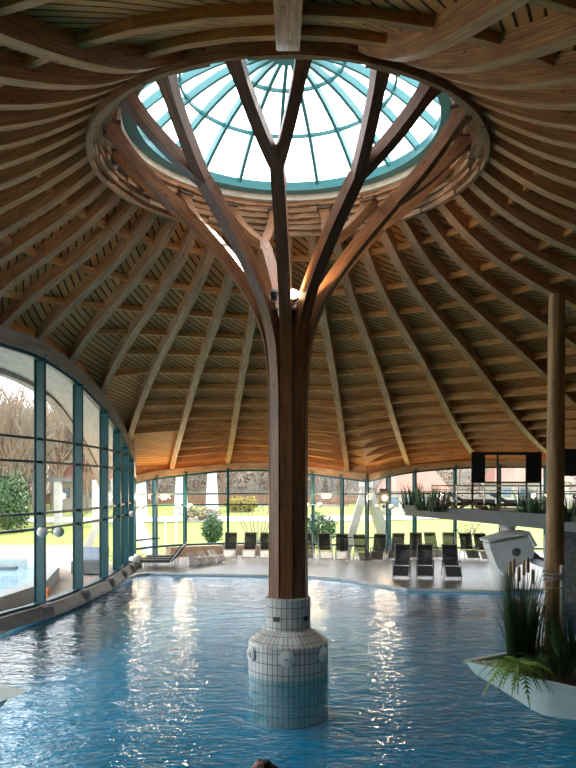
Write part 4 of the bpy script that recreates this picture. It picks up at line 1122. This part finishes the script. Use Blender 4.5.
# houses
def house(px, d, w, dd, h, label):
    p = at(px, 500, d); z0 = gz(p.x, p.y)-.3; o = empty('house', (p.x, p.y, z0), label, 'house')
    b = MB(); b.box((p.x, p.y, z0+h/2), (w, dd, h)); b.build('walls', M['house'], o)
    b = MB(); x0, x1, y0, y1, zt = p.x-w/2-.5, p.x+w/2+.5, p.y-dd/2-.6, p.y+dd/2+.6, z0+h
    b.quad([(x0, y0, zt), (x1, y0, zt), (x1-1, p.y, zt+2), (x0+1, p.y, zt+2)]); b.quad([(x1, y1, zt), (x0, y1, zt), (x0+1, p.y, zt+2), (x1-1, p.y, zt+2)]); b.quad([(x0, y1, zt), (x0, y0, zt), (x0+1, p.y, zt+2)]); b.quad([(x1, y0, zt), (x1, y1, zt), (x1-1, p.y, zt+2)]); b.quad([(x0, y0, zt), (x0, y1, zt), (x1, y1, zt), (x1, y0, zt)])
    b.build('roof', M['roof_red'], o)
    for k in range(4):
        x = p.x-w/2+w*(k+.5)/4; b = MB(); b.box((x, p.y-dd/2-.03, z0+h*.6), (w*.12, .08, h*.35)); b.build('window', M['house_glass'], o)
house(412, 66, 5, 4, 2.4, 'low pale house with a red tiled roof behind the gallery tip')
house(525, 74, 7, 5, 2.6, 'pale house with a red tiled roof behind the black screen')
house(92, 72, 5, 4, 2.8, 'small house with a red roof among bare trees past the tall glass')

# vegetation outside
def bare_tree(seed, mat, hgt=9, lv=5):
    rr_ = random.Random(seed); b = MB()
    def grow(p, d, L_, r, l):
        q = p+d*L_*.5+Vector((rr_.uniform(-.04, .04), rr_.uniform(-.04, .04), 0))*L_; e = p+d*L_+Vector((0, 0, .02))*L_
        b.tube([p, q, e], [r, r*.85, r*.68], 5 if l < 2 else 3, cap=False)
        if l >= lv: return
        n = rr_.choice((2, 3, 3)) if l else 4
        for i in range(n+(1 if l < 3 else 0)):
            ax = Vector((rr_.gauss(0, 1), rr_.gauss(0, 1), rr_.gauss(0, .4))).normalized()
            nd_ = (d+ax*rr_.uniform(.35, .75)+Vector((0, 0, .12))).normalized()
            st = e if i < 2 else p.lerp(e, rr_.uniform(.45, .95))
            grow(st, nd_, L_*rr_.uniform(.62, .85), r*rr_.uniform(.5, .68), l+1)
    grow(Vector((0, 0, 0)), Vector((0, 0, 1)), hgt*.27, hgt*.011, 0)
    o = b.build('bare_tree', mat, None); return o
tp = [bare_tree(s, M['bark'] if s % 2 else M['bark2']) for s in (11, 12, 13, 14)]
rt = random.Random(99)
spots = []
for i in range(58): spots.append((rt.uniform(-40, -17), rt.uniform(38, 66), rt.uniform(1.0, 1.7)))
for i in range(50): spots.append((rt.uniform(-18, 8), rt.uniform(62, 82), rt.uniform(.9, 1.4)))
for i in range(26): spots.append((rt.uniform(8, 46), rt.uniform(62, 84), rt.uniform(.9, 1.4)))
used = set()
BG = {0: 'bare trees past the tall glass wall', 1: 'bare trees on the slope behind the far glass', 2: 'bare trees behind the houses'}
BLb = {0: 'tall leafless tree beyond the terrace seen through the tall glass wall', 1: 'leafless tree on the slope behind the far lawn', 2: 'leafless tree behind the red-roofed houses'}
for i, (x, y, s) in enumerate(spots):
    k = i % 4
    if k in used: o = tp[k].copy(); COL.objects.link(o)
    else: o = tp[k]; used.add(k)
    o.location = (x, y, gz(x, y)-.1); o.scale = (s, s, s); o.rotation_euler = (0, 0, rt.uniform(0, 6.28))
    g = 0 if i < 58 else (1 if i < 108 else 2); tag(o, BLb[g], 'tree', BG[g])
def shrub(name, px, d, r, mat, label, n=1500, size=.1, twigs=True):
    p = at(px, 500, d); z0 = gz(p.x, p.y); o = empty(name, (p.x, p.y, z0), label, 'shrub')
    b = MB(); leafball(b, (p.x, p.y, z0+r[2]*.95), r, n, size, int(px)); b.build('foliage', M[mat], o)
    b = MB(); rr_ = random.Random(int(px))
    for k in range(7):
        a = rr_.uniform(0, 6.28); b.tube([(p.x, p.y, z0-.1), (p.x+math.cos(a)*r[0]*.3, p.y+math.sin(a)*r[1]*.3, z0+r[2]*.8), (p.x+math.cos(a)*r[0]*.6, p.y+math.sin(a)*r[1]*.6, z0+r[2]*1.5)], [.05, .035, .01], 5)
    b.build('stems', M['bark'], o)
shrub('evergreen_shrub', 213, 45, (.7, .7, 1.0), 'ever', 'rounded dark evergreen bush on the lawn left of the upright loungers')
shrub('evergreen_shrub', 320, 43.5, (1.1, .9, 1.1), 'ever', 'dark evergreen bush right behind the loungers beside the column')
shrub('golden_shrub', 234, 68, (.9, .9, .75), 'gold', 'round golden bush on the slope, the left one of the pair', 900, .12)
shrub('golden_shrub', 248, 68, (.9, .9, .75), 'gold', 'round golden bush on the slope, the right one of the pair', 900, .12)
shrub('bare_shrub', 466, 44, (1.3, 1.0, .9), 'brush', 'open brown shrub on the lawn under the gallery beam', 500, .05)
shrub('bare_shrub', 200, 60, (2.0, .9, .6), 'brush', 'low brown bush at the edge of the path behind the far glass', 700, .1)
shrub('evergreen_shrub', 8, 52, (1.6, 1.6, 2.3), 'ever', 'dark evergreen beyond the terrace at the left edge', 2200, .16)
shrub('terrace_plant', 89, 34, (.4, .4, .35), 'ever', 'small potted green plant on the terrace by the slanting strut', 300, .07)
# a small multi-stemmed tree on the lawn left of the column
p = at(258, 500, 44); b = MB(); rr_ = random.Random(5)
for k in range(9):
    a = -1.2+.3*k; L_ = rr_.uniform(1.2, 1.9); q1 = Vector((p.x+math.sin(a)*L_*.5, p.y, .9)); q2 = Vector((p.x+math.sin(a)*L_*1.1, p.y+rr_.uniform(-.4, .4), 1.2+1.3*math.cos(a)+.8)); b.tube([(p.x, p.y, -.05), q1, q2], [.05, .035, .008], 5)
    for m_ in range(4): w_ = q1.lerp(q2, .3+.2*m_); b.tube([w_, w_+Vector((rr_.uniform(-.5, .5), rr_.uniform(-.3, .3), rr_.uniform(.1, .5)))], [.015, .004], 3)
tag(b.build('garden_shrub', M['bark'], None), 'leafless spreading shrub on the lawn just left of the column', 'shrub')
# wooded slope backdrop made of hedge mass
b = MB(); rr_ = random.Random(8)
for i in range(70):
    x = -60+i*1.75; y = 66+rr_.uniform(-2, 6); leafball(b, (x, y, gz(x, y)+1.1), (1.6, 1.2, 1.5), 150, .16, i)
tag(b.build('undergrowth', M['brush'], None), 'brown leafless undergrowth covering the slope behind the fence', 'undergrowth', None, 'stuff')
# white garden furniture on lawn
# glass windbreak posts outside
for i, px in enumerate((165.5, 176)):
    p = at(px, 500, 40.5); b = MB(); b.tube([(p.x, p.y, -.05), (p.x, p.y, 1.75)], .05, 8); tag(b.build('white_post', M['white_metal'], None), ('white post on the lawn behind the sunbeds, left one' if i == 0 else 'white post on the lawn behind the sunbeds, right one'), 'post', 'white posts on the lawn')

# ------------------------------------------------------------------ light
wd = bpy.data.worlds.new('world'); sc.world = wd; wd.use_nodes = True
nt = wd.node_tree; nt.nodes.clear()
wo = nt.nodes.new('ShaderNodeOutputWorld'); bg = nt.nodes.new('ShaderNodeBackground')
tc = nt.nodes.new('ShaderNodeTexCoord'); sx = nt.nodes.new('ShaderNodeSeparateXYZ'); nt.links.new(tc.outputs['Generated'], sx.inputs[0])
rp = nt.nodes.new('ShaderNodeValToRGB'); e = rp.color_ramp.elements
e[0].position = 0; e[0].color = (.95, .96, 1, 1); e[1].position = 1; e[1].color = (.85, .92, 1, 1)
nt.links.new(sx.outputs['Z'], rp.inputs['Fac']); nt.links.new(rp.outputs['Color'], bg.inputs['Color'])
bg.inputs['Strength'].default_value = 2.3
nt.links.new(bg.outputs[0], wo.inputs[0])
S = bpy.data.lights.new('sun', 'SUN'); S.energy = 3.4; S.angle = R(1.5); S.color = (1, .93, .82)
so = bpy.data.objects.new('sun', S); COL.objects.link(so); so.rotation_euler = Vector((.45, .72, .95)).to_track_quat('Z', 'Y').to_euler()
def portal(c, size, rot):
    L = bpy.data.lights.new('portal', 'AREA'); L.shape = 'RECTANGLE'; L.size, L.size_y = size; L.cycles.is_portal = True
    o = bpy.data.objects.new('daylight_portal', L); COL.objects.link(o); o.location = c; o.rotation_euler = rot
portal((0, 0, ZG-.15), (6.2, 6.2), (0, 0, 0))
portal((-8.6, 2, 4), (8, 38), (0, R(-90), 0))
portal((-1.5, 24, 2.6), (12, 5), (R(-90), 0, 0))
portal((10.5, 25.3, 2.6), (12, 5), (R(-90), 0, 0))

# ------------------------------------------------------------------ camera
cam = bpy.data.cameras.new('camera'); co = bpy.data.objects.new('camera', cam); COL.objects.link(co)
co.location = (0, YC, H); co.rotation_euler = (R(90), 0, 0)
cam.sensor_fit = 'HORIZONTAL'; cam.sensor_width = 36; cam.lens = F/576*36; cam.shift_y = (HY-384)/576; cam.clip_end = 500
sc.camera = co
sc.view_settings.view_transform = 'Standard'; sc.view_settings.look = 'None'; sc.view_settings.gamma = 1; sc.view_settings.use_curve_mapping = False
sc.view_settings.exposure = 1.35
try:
    sc.cycles.use_denoising = True; sc.cycles.max_bounces = 8; sc.cycles.diffuse_bounces = 5; sc.cycles.transparent_max_bounces = 16; sc.cycles.sample_clamp_indirect = 6
except Exception: pass
